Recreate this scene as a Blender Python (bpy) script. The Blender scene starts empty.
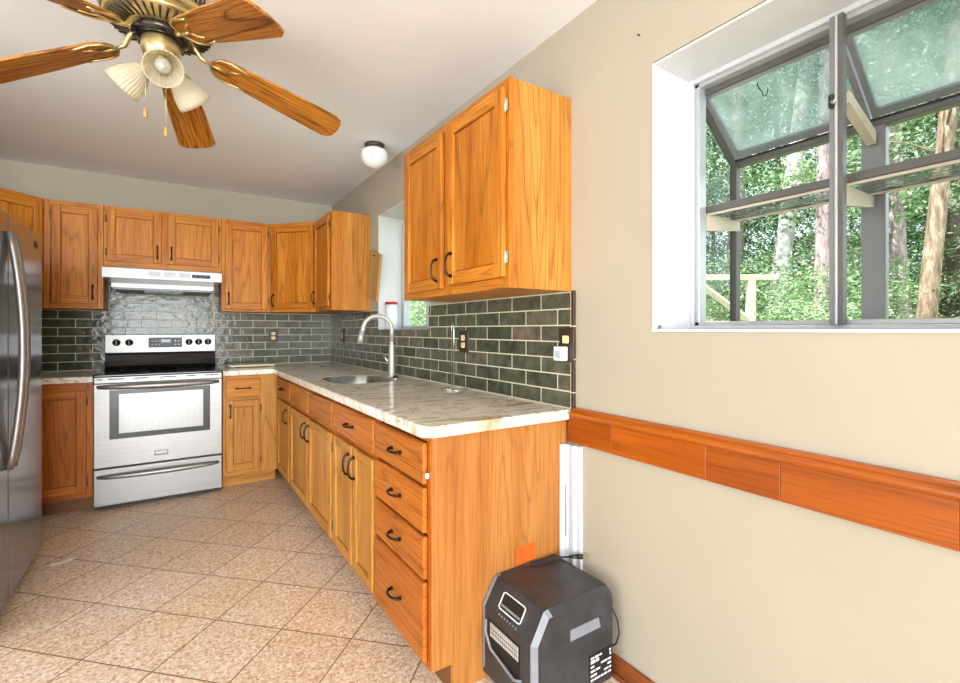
import bpy, bmesh, math, random
from mathutils import Vector, Matrix
R = math.radians
PI = math.pi
scene = bpy.context.scene
COL = scene.collection

def lin(c):
    c /= 255.0
    return c / 12.92 if c <= 0.04045 else ((c + 0.055) / 1.055) ** 2.4
def rgb(r, g, b): return (lin(r), lin(g), lin(b), 1.0)

# ------------------------------------------------------------------ camera
cam = bpy.data.cameras.new('camera')
cam.sensor_width = 36.0
cam.lens = 470.586 * 36.0 / 960.0
cam.shift_y = -11.646 / 960.0
cam.clip_start = 0.02
cam_ob = bpy.data.objects.new('camera', cam)
COL.objects.link(cam_ob)
cam_ob.location = (-1.321, -4.707, 1.227)
cam_ob.rotation_euler = (R(90), 0, R(-33.155))
scene.camera = cam_ob

# ------------------------------------------------------------------ world, sun, added fill lights out of view
w = bpy.data.worlds.new('sky')
scene.world = w
w.use_nodes = True
nt = w.node_tree
nt.nodes.clear()
wo = nt.nodes.new('ShaderNodeOutputWorld')
bg = nt.nodes.new('ShaderNodeBackground')
bg.inputs[0].default_value = (0.80, 0.92, 1.0, 1)
bg.inputs[1].default_value = 3.0
nt.links.new(bg.outputs[0], wo.inputs[0])

def light(name, kind, loc, rot, energy, color=(1, 1, 1), size=None, size_y=None):
    l = bpy.data.lights.new(name, kind)
    l.energy = energy
    l.color = color
    if kind == 'AREA':
        l.shape = 'RECTANGLE'; l.size = size; l.size_y = size_y
    if kind == 'SUN': l.angle = R(1.0)
    if kind == 'POINT': l.shadow_soft_size = size or 0.03
    o = bpy.data.objects.new(name, l)
    o.location = loc; o.rotation_euler = rot
    COL.objects.link(o)
    return o
light('sun', 'SUN', (0, 0, 10), (R(-12), R(-38), 0), 10.0, (1.0, 0.96, 0.90))
light('rear_fill_light', 'AREA', (-2.6, -10.9, 1.25), (R(110), 0, R(4)), 680, (0.90, 0.96, 1.0), 4.4, 2.2)  # added area light behind the camera, brightens the room; no known source there
light('side_fill_light', 'AREA', (-5.2, -4.7, 1.25), (R(132), 0, R(-58)), 100, (0.90, 0.96, 1.0), 3.6, 2.2)  # added unseen fill from the left, tilted up to lift the ceiling

scene.view_settings.view_transform = 'Standard'
scene.view_settings.look = 'None'
scene.view_settings.gamma = 1.0
scene.view_settings.exposure = -0.06
scene.view_settings.use_curve_mapping = False

# ------------------------------------------------------------------ node helpers
class NT:
    def __init__(s, name):
        s.m = bpy.data.materials.new(name); s.m.use_nodes = True
        s.t = s.m.node_tree; s.t.nodes.clear()
        s.out = s.t.nodes.new('ShaderNodeOutputMaterial')
    def n(s, typ, **kw):
        nd = s.t.nodes.new(typ)
        for k, v in kw.items():
            if k.startswith('i_'):
                key = k[2:]
                nd.inputs[int(key) if key.isdigit() else key].default_value = v
            else: setattr(nd, k, v)
        return nd
    def l(s, a, b): s.t.links.new(a, b)
    def math(s, op, a, b=None):
        nd = s.n('ShaderNodeMath', operation=op)
        for i, v in enumerate((a, b)):
            if v is None: continue
            if isinstance(v, (int, float)): nd.inputs[i].default_value = v
            else: s.l(v, nd.inputs[i])
        return nd.outputs[0]
    def ramp(s, fac, stops):
        nd = s.n('ShaderNodeValToRGB')
        el = nd.color_ramp.elements
        while len(el) < len(stops): el.new(0.5)
        for e, (p, c) in zip(el, stops):
            e.position = p; e.color = c if len(c) == 4 else (*c, 1)
        s.l(fac, nd.inputs[0])
        return nd.outputs[0]
    def mix(s, fac, a, b, mode='MIX'):
        nd = s.n('ShaderNodeMix', data_type='RGBA', blend_type=mode)
        for i, v in ((0, fac), (6, a), (7, b)):
            if isinstance(v, (int, float)): nd.inputs[i].default_value = v
            elif isinstance(v, tuple): nd.inputs[i].default_value = v
            else: s.l(v, nd.inputs[i])
        return nd.outputs[2]
    def bsdf(s, color=None, rough=0.5, metal=0.0, bump=None, bstr=0.2, bdist=0.01, spec=0.5, coat=0.0):
        p = s.n('ShaderNodeBsdfPrincipled')
        if isinstance(color, tuple): p.inputs['Base Color'].default_value = color
        elif color is not None: s.l(color, p.inputs['Base Color'])
        if isinstance(rough, (int, float)): p.inputs['Roughness'].default_value = rough
        else: s.l(rough, p.inputs['Roughness'])
        p.inputs['Metallic'].default_value = metal
        p.inputs['Specular IOR Level'].default_value = spec
        p.inputs['Coat Weight'].default_value = coat
        p.inputs['Coat Roughness'].default_value = 0.15
        if bump is not None:
            b = s.n('ShaderNodeBump'); b.inputs['Strength'].default_value = bstr; b.inputs['Distance'].default_value = bdist
            s.l(bump, b.inputs['Height']); s.l(b.outputs[0], p.inputs['Normal'])
        s.l(p.outputs[0], s.out.inputs[0])
        return p

M = {}
def plain(name, col, rough=0.5, metal=0.0, var=0.06, scale=12, **kw):
    t = NT(name)
    tc = t.n('ShaderNodeTexCoord')
    nz = t.n('ShaderNodeTexNoise'); nz.inputs['Scale'].default_value = scale; nz.inputs['Detail'].default_value = 4
    t.l(tc.outputs['Object'], nz.inputs['Vector'])
    dark = tuple(c * (1 - var * 2) for c in col[:3]) + (1,)
    lite = tuple(min(1, c * (1 + var * 2)) for c in col[:3]) + (1,)
    c = t.ramp(nz.outputs[0], [(0.3, dark), (0.7, lite)])
    t.bsdf(c, rough, metal, **kw)
    M[name] = t.m
    return t.m

def wood(name, light_c, mid_c, dark_c, axis='z', freq=1.0, contrast=1.0, rough=0.42, coat=0.08):
    """oak-like: contour lines of a stretched noise plus fine pores; axis = grain direction"""
    t = NT(name)
    tc = t.n('ShaderNodeTexCoord')
    oi = t.n('ShaderNodeObjectInfo')
    off = t.math('MULTIPLY', oi.outputs['Random'], 37.0)
    comb = t.n('ShaderNodeCombineXYZ')
    for i in range(3): t.l(off, comb.inputs[i])
    add = t.n('ShaderNodeVectorMath', operation='ADD')
    t.l(tc.outputs['Object'], add.inputs[0]); t.l(comb.outputs[0], add.inputs[1])
    def stretched(a, b):
        mp = t.n('ShaderNodeMapping')
        sc = [b, b, b]; sc['xyz'.index(axis)] = a
        mp.inputs['Scale'].default_value = sc
        t.l(add.outputs[0], mp.inputs['Vector'])
        return mp.outputs[0]
    n1 = t.n('ShaderNodeTexNoise'); n1.inputs['Scale'].default_value = 1; n1.inputs['Detail'].default_value = 1.5; n1.inputs['Distortion'].default_value = 0.0
    t.l(stretched(0.45 * freq, 7.0 * freq), n1.inputs['Vector'])
    contour = t.math('PINGPONG', t.math('MULTIPLY', n1.outputs[0], 26.0), 1.0)
    n2 = t.n('ShaderNodeTexNoise'); n2.inputs['Scale'].default_value = 1; n2.inputs['Detail'].default_value = 3
    t.l(stretched(5, 210), n2.inputs['Vector'])
    n3 = t.n('ShaderNodeTexNoise'); n3.inputs['Scale'].default_value = 1; n3.inputs['Detail'].default_value = 2
    t.l(stretched(0.8, 9), n3.inputs['Vector'])
    base = t.ramp(n3.outputs[0], [(0.3, mid_c), (0.7, light_c)])
    c1 = t.ramp(contour, [(0.0, (1, 1, 1)), (0.18, (0.25,) * 3), (0.55, (0, 0, 0))])
    c1m = t.math('MULTIPLY', c1, 0.5 * contrast)
    col = t.mix(c1m, base, dark_c)
    pores = t.ramp(n2.outputs[0], [(0.35, (1, 1, 1)), (0.5, (0, 0, 0))])
    col = t.mix(t.math('MULTIPLY', pores, 0.5 * contrast), col, dark_c)
    hsv = t.n('ShaderNodeHueSaturation')
    t.l(col, hsv.inputs['Color'])
    t.l(t.math('ADD', t.math('MULTIPLY', oi.outputs['Random'], 0.16), 0.93), hsv.inputs['Value'])
    t.bsdf(hsv.outputs[0], rough, 0, bump=n2.outputs[0], bstr=0.12, bdist=0.002, coat=coat, spec=0.22)
    M[name] = t.m
    return t.m

for ax in 'xyz':
    wood('oak_' + ax, rgb(212, 138, 50), rgb(186, 108, 28), rgb(112, 54, 12), ax, contrast=1.0)
    wood('oakpale_' + ax, rgb(208, 150, 74), rgb(188, 124, 48), rgb(128, 72, 24), ax, contrast=1.0)
    wood('oakred_' + ax, rgb(198, 120, 46), rgb(174, 92, 26), rgb(108, 50, 14), ax, contrast=1.15)
wood('oakend_z', rgb(184, 126, 66), rgb(166, 104, 48), rgb(120, 66, 28), 'z', freq=1.2, contrast=0.9)
wood('oakgold_z', rgb(204, 144, 68), rgb(182, 112, 42), rgb(134, 74, 20), 'z', freq=0.9, contrast=1.2)
wood('rail_wood_y', rgb(176, 90, 20), rgb(148, 68, 8), rgb(84, 36, 8), 'y', freq=0.5, contrast=0.7, rough=0.3, coat=0.4)
wood('base_wood_y', rgb(150, 84, 40), rgb(122, 62, 26), rgb(66, 30, 12), 'y', freq=0.5)
wood('blade_wood_x', rgb(188, 124, 44), rgb(158, 96, 26), rgb(56, 28, 8), 'x', freq=1.3, contrast=1.6, rough=0.4)
wood('board_wood_z', rgb(190, 154, 98), rgb(170, 132, 78), rgb(130, 92, 52), 'z', freq=0.8, contrast=0.6)
wood('deck_wood_x', rgb(214, 204, 190), rgb(200, 188, 170), rgb(180, 150, 110), 'x', freq=0.8, contrast=0.5)
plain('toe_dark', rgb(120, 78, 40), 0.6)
plain('cab_inside', rgb(176, 138, 88), 0.6)
plain('wall_paint', rgb(176, 167, 149), 0.75, var=0.015, scale=2.5)
plain('ceiling_paint', rgb(244, 248, 252), 0.8, var=0.012, scale=2)
plain('white_paint', rgb(214, 215, 217), 0.45, var=0.01)
plain('white_vinyl', rgb(200, 202, 206), 0.35, var=0.01)
plain('alu_grey', rgb(128, 129, 130), 0.4, 0.3, var=0.03)
plain('alu_light', rgb(180, 182, 184), 0.35, 0.3, var=0.03)
plain('alu_bronze', rgb(92, 90, 88), 0.45, 0.2, var=0.03)
plain('rubber_black', rgb(26, 26, 27), 0.5)
plain('handle_dark', rgb(52, 42, 36), 0.32, 0.75)
plain('hinge_brass', rgb(120, 92, 60), 0.4, 0.8)
plain('nickel', rgb(190, 188, 178), 0.5, 0.6, var=0.02)
plain('chrome', rgb(215, 215, 215), 0.12, 1.0, var=0.02)
plain('brass', rgb(206, 186, 132), 0.28, 0.9, var=0.08)
plain('antique_brass', rgb(150, 122, 66), 0.35, 1.0, var=0.2, scale=60)
plain('black_enamel', rgb(16, 16, 18), 0.12, 0.0, spec=0.8)
plain('black_glass', rgb(34, 35, 38), 0.2, 0.0, spec=0.5)
plain('panel_grey', rgb(70, 72, 76), 0.45)
plain('white_enamel', rgb(232, 234, 238), 0.25, var=0.01)
plain('hood_under', rgb(176, 182, 190), 0.4, var=0.02)
plain('filter_grey', rgb(120, 126, 128), 0.45, 0.4)
plain('plate_brown', rgb(64, 42, 34), 0.4)
plain('outlet_ivory', rgb(232, 218, 170), 0.4)
plain('plastic_white', rgb(238, 240, 244), 0.3, var=0.01)
plain('plastic_red', rgb(200, 30, 44), 0.35)
plain('stone_cream', rgb(238, 228, 196), 0.3, var=0.03)
plain('heater_black', rgb(50, 51, 54), 0.42, var=0.16, scale=16, spec=0.5)
plain('heater_trim', rgb(128, 130, 136), 0.45, var=0.08)
plain('heater_dark', rgb(18, 18, 20), 0.5)
plain('heater_grille', rgb(206, 202, 196), 0.5, 0.2)
plain('label_black', rgb(22, 22, 24), 0.5)
plain('orange_tag', rgb(230, 92, 14), 0.6)
plain('bark_grey', rgb(176, 166, 160), 0.9, var=0.25, scale=9)
plain('fern_red', rgb(150, 40, 50), 0.5)
plain('foot_dark', rgb(40, 42, 40), 0.6)
plain('paper_white', rgb(236, 230, 214), 0.6)
plain('bulb_glass', rgb(190, 188, 180), 0.08, 0.3)
plain('cream_paint', rgb(206, 192, 172), 0.6, var=0.02)
plain('siding', rgb(180, 178, 172), 0.7)

def mat_steel(name, c, axis, rough=0.27):
    t = NT(name)
    tc = t.n('ShaderNodeTexCoord'); mp = t.n('ShaderNodeMapping')
    sc = [160, 160, 160]; sc['xyz'.index(axis)] = 1.2
    mp.inputs['Scale'].default_value = sc
    t.l(tc.outputs['Object'], mp.inputs[0])
    nz = t.n('ShaderNodeTexNoise'); nz.inputs['Scale'].default_value = 1; nz.inputs['Detail'].default_value = 2
    t.l(mp.outputs[0], nz.inputs[0])
    col = t.ramp(nz.outputs[0], [(0.3, tuple(x * 0.93 for x in c[:3])), (0.7, tuple(min(1, x * 1.05) for x in c[:3]))])
    t.bsdf(col, rough, 0.85, bump=nz.outputs[0], bstr=0.04, bdist=0.001)
    M[name] = t.m
mat_steel('steel', rgb(158, 156, 154), 'x', 0.42)
mat_steel('oven_steel_glass', rgb(140, 139, 137), 'z', 0.35)
mat_steel('steel_fridge', rgb(156, 160, 166), 'y', 0.2)
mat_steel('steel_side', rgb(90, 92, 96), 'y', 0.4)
mat_steel('steel_sink', rgb(170, 172, 170), 'y', 0.25)

def mat_tile(name, horiz, phase):
    """glazed slate-green running-bond tiles 205 x 65.5 mm"""
    t = NT(name)
    tc = t.n('ShaderNodeTexCoord')
    sp = t.n('ShaderNodeSeparateXYZ'); t.l(tc.outputs['Object'], sp.inputs[0])
    cb = t.n('ShaderNodeCombineXYZ')
    t.l(t.math('ADD', sp.outputs[horiz], phase), cb.inputs[0])
    t.l(t.math('SUBTRACT', sp.outputs[2], 0.9175), cb.inputs[1])
    br = t.n('ShaderNodeTexBrick', offset=0.5)
    br.inputs['Scale'].default_value = 1.0
    br.inputs['Mortar Size'].default_value = 0.0029
    br.inputs['Mortar Smooth'].default_value = 0.25
    br.inputs['Bias'].default_value = 0.0
    br.inputs['Brick Width'].default_value = 0.205
    br.inputs['Row Height'].default_value = 0.0655
    br.inputs['Color1'].default_value = (0, 0, 0, 1); br.inputs['Color2'].default_value = (1, 1, 1, 1)
    br.inputs['Mortar'].default_value = (0.5, 0.5, 0.5, 1)
    t.l(cb.outputs[0], br.inputs['Vector'])
    n1 = t.n('ShaderNodeTexNoise'); n1.inputs['Scale'].default_value = 16; n1.inputs['Detail'].default_value = 6; n1.inputs['Roughness'].default_value = 0.65
    t.l(tc.outputs['Object'], n1.inputs['Vector'])
    body = t.ramp(br.outputs['Color'], [(0.0, rgb(64, 68, 56)), (0.4, rgb(92, 92, 76)), (0.75, rgb(76, 80, 66)), (1.0, rgb(110, 98, 86))])
    cloud = t.ramp(n1.outputs[0], [(0.35, (0.68, 0.68, 0.66)), (0.7, (1.5, 1.48, 1.4))])
    body = t.mix(1.0, body, cloud, 'MULTIPLY')
    col = t.mix(br.outputs['Fac'], body, rgb(214, 208, 180))
    n2 = t.n('ShaderNodeTexNoise'); n2.inputs['Scale'].default_value = 22; n2.inputs['Detail'].default_value = 2
    t.l(tc.outputs['Object'], n2.inputs['Vector'])
    h = t.math('ADD', t.math('MULTIPLY', n2.outputs[0], 1.6), t.math('MULTIPLY', br.outputs['Fac'], -0.7))
    rough = t.math('ADD', t.math('MULTIPLY', br.outputs['Fac'], 0.6), 0.14)
    t.bsdf(col, rough, 0, bump=h, bstr=0.4, bdist=0.004, spec=0.3)
    M[name] = t.m
mat_tile('tile_right', 1, 2.969 + 0.1025)
mat_tile('tile_back', 0, 0.404 + 0.1025)

def mat_floor():
    t = NT('floor_tile')
    tc = t.n('ShaderNodeTexCoord')
    mp = t.n('ShaderNodeMapping'); mp.vector_type = 'TEXTURE'
    mp.inputs['Location'].default_value = (-1.391, -1.776, 0)
    mp.inputs['Rotation'].default_value = (0, 0, R(45.5))
    t.l(tc.outputs['Object'], mp.inputs[0])
    br = t.n('ShaderNodeTexBrick', offset=0.0, squash=1.0)
    for k, v in (('Scale', 1.0), ('Mortar Size', 0.003), ('Mortar Smooth', 0.3), ('Bias', 0.0), ('Brick Width', 0.309), ('Row Height', 0.309)):
        br.inputs[k].default_value = v
    br.inputs['Color1'].default_value = (0, 0, 0, 1); br.inputs['Color2'].default_value = (1, 1, 1, 1)
    t.l(mp.outputs[0], br.inputs['Vector'])
    v = t.n('ShaderNodeTexVoronoi'); v.inputs['Scale'].default_value = 125
    t.l(tc.outputs['Object'], v.inputs['Vector'])
    n = t.n('ShaderNodeTexNoise'); n.inputs['Scale'].default_value = 60; n.inputs['Detail'].default_value = 5
    t.l(tc.outputs['Object'], n.inputs['Vector'])
    sp = t.n('ShaderNodeSeparateColor'); t.l(v.outputs['Color'], sp.inputs[0])
    speck = t.ramp(sp.outputs[0], [(0.0, rgb(196, 158, 132)), (0.25, rgb(222, 200, 174)), (0.55, rgb(234, 218, 198)), (0.8, rgb(246, 238, 226)), (1.0, rgb(214, 184, 164))])
    sm = t.ramp(n.outputs[0], [(0.3, (0.80, 0.78, 0.75)), (0.6, (1.10, 1.10, 1.10))])
    body = t.mix(1.0, speck, sm, 'MULTIPLY')
    tilec = t.ramp(br.outputs['Color'], [(0, (0.95, 0.93, 0.9)), (1, (1.05, 1.04, 1.04))])
    body = t.mix(1.0, body, tilec, 'MULTIPLY')
    n3 = t.n('ShaderNodeTexNoise'); n3.inputs['Scale'].default_value = 1.6; n3.inputs['Detail'].default_value = 2
    t.l(tc.outputs['Object'], n3.inputs['Vector'])
    body = t.mix(1.0, body, t.ramp(n3.outputs[0], [(0.35, (0.98, 0.90, 0.78)), (0.65, (1.0, 0.97, 0.98))]), 'MULTIPLY')
    col = t.mix(br.outputs['Fac'], body, rgb(128, 92, 58))
    t.bsdf(col, 0.42, 0, bump=t.math('SUBTRACT', n.outputs[0], br.outputs['Fac']), bstr=0.25, bdist=0.003, spec=0.4)
    M['floor_tile'] = t.m
mat_floor()

def mat_counter():
    t = NT('counter_stone')
    tc = t.n('ShaderNodeTexCoord')
    mp = t.n('ShaderNodeMapping'); mp.inputs['Rotation'].default_value = (0, 0, R(35)); mp.inputs['Scale'].default_value = (1.3, 3.0, 2)
    t.l(tc.outputs['Object'], mp.inputs[0])
    n = t.n('ShaderNodeTexNoise'); n.inputs['Scale'].default_value = 1.05; n.inputs['Detail'].default_value = 7; n.inputs['Roughness'].default_value = 0.56; n.inputs['Distortion'].default_value = 1.6
    t.l(mp.outputs[0], n.inputs['Vector'])
    col = t.ramp(n.outputs[0], [(0.30, rgb(176, 138, 100)), (0.38, rgb(220, 202, 170)), (0.44, rgb(246, 242, 232)), (0.52, rgb(230, 220, 198)), (0.58, rgb(250, 248, 244)), (0.72, rgb(200, 184, 164))])
    n2 = t.n('ShaderNodeTexNoise'); n2.inputs['Scale'].default_value = 2.2; n2.inputs['Detail'].default_value = 7; n2.inputs['Distortion'].default_value = 2.5
    t.l(mp.outputs[0], n2.inputs['Vector'])
    vein = t.ramp(n2.outputs[0], [(0.46, (0, 0, 0)), (0.495, (0.7,) * 3), (0.53, (0, 0, 0))])
    col = t.mix(vein, col, rgb(160, 128, 98))
    t.bsdf(col, 0.13, 0, spec=0.55)
    M['counter_stone'] = t.m
mat_counter()

def mat_pane(name, tint, gloss=0.08, rough=0.02):
    t = NT(name)
    tr = t.n('ShaderNodeBsdfTransparent'); tr.inputs[0].default_value = tint
    gl = t.n('ShaderNodeBsdfGlossy'); gl.inputs['Roughness'].default_value = rough
    fr = t.n('ShaderNodeFresnel'); fr.inputs[0].default_value = 1.3
    mx = t.n('ShaderNodeMixShader')
    ge = t.n('ShaderNodeNewGeometry')
    t.l(t.math('MULTIPLY', fr.outputs[0], t.math('SUBTRACT', 1.0, ge.outputs['Backfacing'])), mx.inputs[0]); t.l(tr.outputs[0], mx.inputs[1]); t.l(gl.outputs[0], mx.inputs[2])
    t.l(mx.outputs[0], t.out.inputs[0])
    M[name] = t.m
mat_pane('clear_glass', (0.96, 0.98, 0.97, 1))

def mat_frost():
    """dirty, algae-tinted roof glass of the garden window"""
    t = NT('dirty_roof_glass')
    tc = t.n('ShaderNodeTexCoord')
    n = t.n('ShaderNodeTexNoise'); n.inputs['Scale'].default_value = 160; n.inputs['Detail'].default_value = 4
    t.l(tc.outputs['Object'], n.inputs['Vector'])
    n2 = t.n('ShaderNodeTexNoise'); n2.inputs['Scale'].default_value = 6; n2.inputs['Detail'].default_value = 3
    t.l(tc.outputs['Object'], n2.inputs['Vector'])
    tr = t.n('ShaderNodeBsdfTransparent'); tr.inputs[0].default_value = (0.90, 0.95, 0.93, 1)
    tl = t.n('ShaderNodeBsdfTranslucent'); t.l(t.ramp(n2.outputs[0], [(0.35, rgb(130, 148, 142)), (0.65, rgb(206, 216, 206))]), tl.inputs[0])
    df = t.n('ShaderNodeBsdfDiffuse'); df.inputs[0].default_value = rgb(140, 158, 148)
    a = t.n('ShaderNodeMixShader'); a.inputs[0].default_value = 0.35
    t.l(tl.outputs[0], a.inputs[1]); t.l(df.outputs[0], a.inputs[2])
    mx = t.n('ShaderNodeMixShader')
    t.l(t.ramp(n.outputs[0], [(0.3, (0.42,) * 3), (0.7, (0.55,) * 3)]), mx.inputs[0])
    t.l(tr.outputs[0], mx.inputs[1]); t.l(a.outputs[0], mx.inputs[2])
    t.l(mx.outputs[0], t.out.inputs[0])
    M['dirty_roof_glass'] = t.m
mat_frost()

def mat_shelf_glass():
    t = NT('ribbed_shelf_glass')
    tc = t.n('ShaderNodeTexCoord')
    mp = t.n('ShaderNodeMapping'); mp.inputs['Scale'].default_value = (90, 18, 60)
    t.l(tc.outputs['Object'], mp.inputs[0])
    n = t.n('ShaderNodeTexNoise'); n.inputs['Scale'].default_value = 1; n.inputs['Detail'].default_value = 3
    t.l(mp.outputs[0], n.inputs['Vector'])
    tr = t.n('ShaderNodeBsdfTransparent'); tr.inputs[0].default_value = (0.86, 0.92, 0.9, 1)
    gl = t.n('ShaderNodeBsdfDiffuse'); gl.inputs['Color'].default_value = rgb(150, 146, 150)
    mx = t.n('ShaderNodeMixShader')
    t.l(t.ramp(n.outputs[0], [(0.42, (0.75,) * 3), (0.58, (0.10,) * 3)]), mx.inputs[0])
    t.l(tr.outputs[0], mx.inputs[1]); t.l(gl.outputs[0], mx.inputs[2])
    t.l(mx.outputs[0], t.out.inputs[0])
    M['ribbed_shelf_glass'] = t.m
mat_shelf_glass()

def mat_shade():
    t = NT('ribbed_lamp_glass')
    p = t.bsdf(rgb(232, 226, 204), 0.3)
    tl = t.n('ShaderNodeBsdfTranslucent'); tl.inputs[0].default_value = rgb(236, 228, 200)
    tr = t.n('ShaderNodeBsdfTransparent'); tr.inputs[0].default_value = (0.92, 0.9, 0.84, 1)
    a = t.n('ShaderNodeMixShader'); a.inputs[0].default_value = 0.4
    t.l(p.outputs[0], a.inputs[1]); t.l(tl.outputs[0], a.inputs[2])
    b = t.n('ShaderNodeMixShader'); b.inputs[0].default_value = 0.28
    t.l(a.outputs[0], b.inputs[1]); t.l(tr.outputs[0], b.inputs[2])
    t.l(b.outputs[0], t.out.inputs[0])
    M['ribbed_lamp_glass'] = t.m
mat_shade()
plain('opal_glass', rgb(244, 244, 240), 0.2, var=0.01)

def mat_leaf(name, a, b, c):
    t = NT(name)
    g = t.n('ShaderNodeNewGeometry')
    col = t.ramp(g.outputs['Random Per Island'], [(0, a), (0.5, b), (1, c)])
    df = t.n('ShaderNodeBsdfDiffuse'); t.l(col, df.inputs[0])
    tl = t.n('ShaderNodeBsdfTranslucent'); t.l(col, tl.inputs[0])
    mx = t.n('ShaderNodeMixShader'); mx.inputs[0].default_value = 0.5
    t.l(df.outputs[0], mx.inputs[1]); t.l(tl.outputs[0], mx.inputs[2]); t.l(mx.outputs[0], t.out.inputs[0])
    M[name] = t.m
mat_leaf('leaf_green', rgb(64, 104, 62), rgb(146, 184, 122), rgb(236, 246, 216))
mat_leaf('leaf_dark', rgb(44, 76, 52), rgb(112, 148, 104), rgb(206, 226, 184))
mat_leaf('leaf_pale', rgb(120, 156, 104), rgb(206, 224, 184), rgb(252, 254, 244))

def mat_bark(name, a, b, c, scale=(6, 6, 1.4)):
    t = NT(name)
    tc = t.n('ShaderNodeTexCoord'); mp = t.n('ShaderNodeMapping'); mp.inputs['Scale'].default_value = scale
    t.l(tc.outputs['Object'], mp.inputs[0])
    n = t.n('ShaderNodeTexNoise'); n.inputs['Scale'].default_value = 3; n.inputs['Detail'].default_value = 8; n.inputs['Roughness'].default_value = 0.7
    t.l(mp.outputs[0], n.inputs['Vector'])
    t.bsdf(t.ramp(n.outputs[0], [(0.32, a), (0.5, b), (0.66, c)]), 0.9, bump=n.outputs[0], bstr=0.6, bdist=0.03)
    M[name] = t.m
mat_bark('bark_birch', rgb(110, 104, 104), rgb(200, 194, 190), rgb(240, 236, 232), (4, 4, 3))
mat_bark('bark_pine', rgb(110, 86, 88), rgb(166, 142, 144), rgb(204, 188, 188))
mat_bark('bark_brown', rgb(84, 68, 58), rgb(138, 116, 98), rgb(186, 168, 148))
mat_bark('bark_dark', rgb(56, 48, 42), rgb(96, 82, 70), rgb(140, 124, 108))
mat_bark('forest_floor', rgb(70, 90, 50), rgb(130, 140, 90), rgb(190, 190, 140), (2, 2, 2))

# ------------------------------------------------------------------ mesh builder
class MB:
    def __init__(s): s.bm = bmesh.new(); s.mats = []
    def mi(s, m):
        if m not in s.mats: s.mats.append(m)
        return s.mats.index(m)
    def box(s, x0, x1, y0, y1, z0, z1, m, bev=0.0, seg=1):
        mi = s.mi(m)
        vs = [s.bm.verts.new((x, y, z)) for z in (z0, z1) for y in (y0, y1) for x in (x0, x1)]
        fs = [s.bm.faces.new([vs[i] for i in f]) for f in ((0, 2, 3, 1), (4, 5, 7, 6), (0, 1, 5, 4), (2, 6, 7, 3), (0, 4, 6, 2), (1, 3, 7, 5))]
        for f in fs: f.material_index = mi
        if bev > 0:
            es = list({e for f in fs for e in f.edges})
            r = bmesh.ops.bevel(s.bm, geom=es, offset=bev, segments=seg, profile=0.5, affect='EDGES')
            for f in r['faces']: f.material_index = mi
        return s
    def prism(s, pts, a0, a1, m, axis='y', smooth=False):
        """polygon (2D pts) extruded along axis; pts are the other two coords in xyz order"""
        mi = s.mi(m)
        def P(p, a):
            if axis == 'x': return (a, p[0], p[1])
            if axis == 'y': return (p[0], a, p[1])
            return (p[0], p[1], a)
        A = [s.bm.verts.new(P(p, a0)) for p in pts]; B = [s.bm.verts.new(P(p, a1)) for p in pts]
        n = len(pts)
        fs = [s.bm.faces.new(A), s.bm.faces.new(B[::-1])]
        for i in range(n):
            f = s.bm.faces.new((A[i], A[(i + 1) % n], B[(i + 1) % n], B[i])); f.smooth = smooth; fs.append(f)
        for f in fs: f.material_index = mi
        bmesh.ops.recalc_face_normals(s.bm, faces=fs)
        return s
    def tube(s, pts, r, m, seg=10, cap=True, smooth=True):
        mi = s.mi(m)
        pts = [Vector(p) for p in pts]; n = len(pts)
        rs = r if isinstance(r, (list, tuple)) else [r] * n
        rings = []; prev = None
        for i, p in enumerate(pts):
            t = (pts[min(i + 1, n - 1)] - pts[max(i - 1, 0)])
            if t.length < 1e-9: t = Vector((0, 0, 1))
            t.normalize()
            if prev is None:
                up = Vector((0, 0, 1)) if abs(t.z) < 0.9 else Vector((1, 0, 0))
                u = t.cross(up).normalized()
            else:
                u = (prev - t * prev.dot(t))
                u = u.normalized() if u.length > 1e-6 else t.orthogonal().normalized()
            prev = u; v = t.cross(u)
            rings.append([s.bm.verts.new(p + (u * math.cos(2 * PI * k / seg) + v * math.sin(2 * PI * k / seg)) * rs[i]) for k in range(seg)])
        for a, b in zip(rings, rings[1:]):
            for k in range(seg):
                f = s.bm.faces.new((a[k], a[(k + 1) % seg], b[(k + 1) % seg], b[k])); f.smooth = smooth; f.material_index = mi
        if cap:
            f = s.bm.faces.new(rings[0][::-1]); f.material_index = mi
            f = s.bm.faces.new(rings[-1]); f.material_index = mi
        return s
    def lathe(s, prof, m, c=(0, 0, 0), seg=32, mat=None, smooth=True, wobble=None, closed=False):
        """prof: list of (r, z) about local z through c; mat rotates the result"""
        mi = s.mi(m); rings = []
        for (r, z) in prof:
            ring = []
            for k in range(seg):
                a = 2 * PI * k / seg
                rr = max(r, 1e-5)
                if wobble: rr *= 1 + wobble[0] * math.cos(wobble[1] * a)
                v = Vector((rr * math.cos(a), rr * math.sin(a), z))
                if mat is not None: v = mat @ v
                ring.append(s.bm.verts.new(v + Vector(c)))
            rings.append(ring)
        prs = list(zip(rings, rings[1:]))
        if closed: prs.append((rings[-1], rings[0]))
        for a, b in prs:
            for k in range(seg):
                f = s.bm.faces.new((a[k], a[(k + 1) % seg], b[(k + 1) % seg], b[k])); f.smooth = smooth; f.material_index = mi
        return s
    def build(s, name, parent=None, recalc=True, loc=None):
        if recalc: bmesh.ops.recalc_face_normals(s.bm, faces=s.bm.faces)
        me = bpy.data.meshes.new(name); s.bm.to_mesh(me); s.bm.free()
        for m in s.mats: me.materials.append(M[m])
        o = bpy.data.objects.new(name, me)
        if loc: o.location = loc
        COL.objects.link(o)
        if parent is not None: o.parent = parent
        return o

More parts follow.
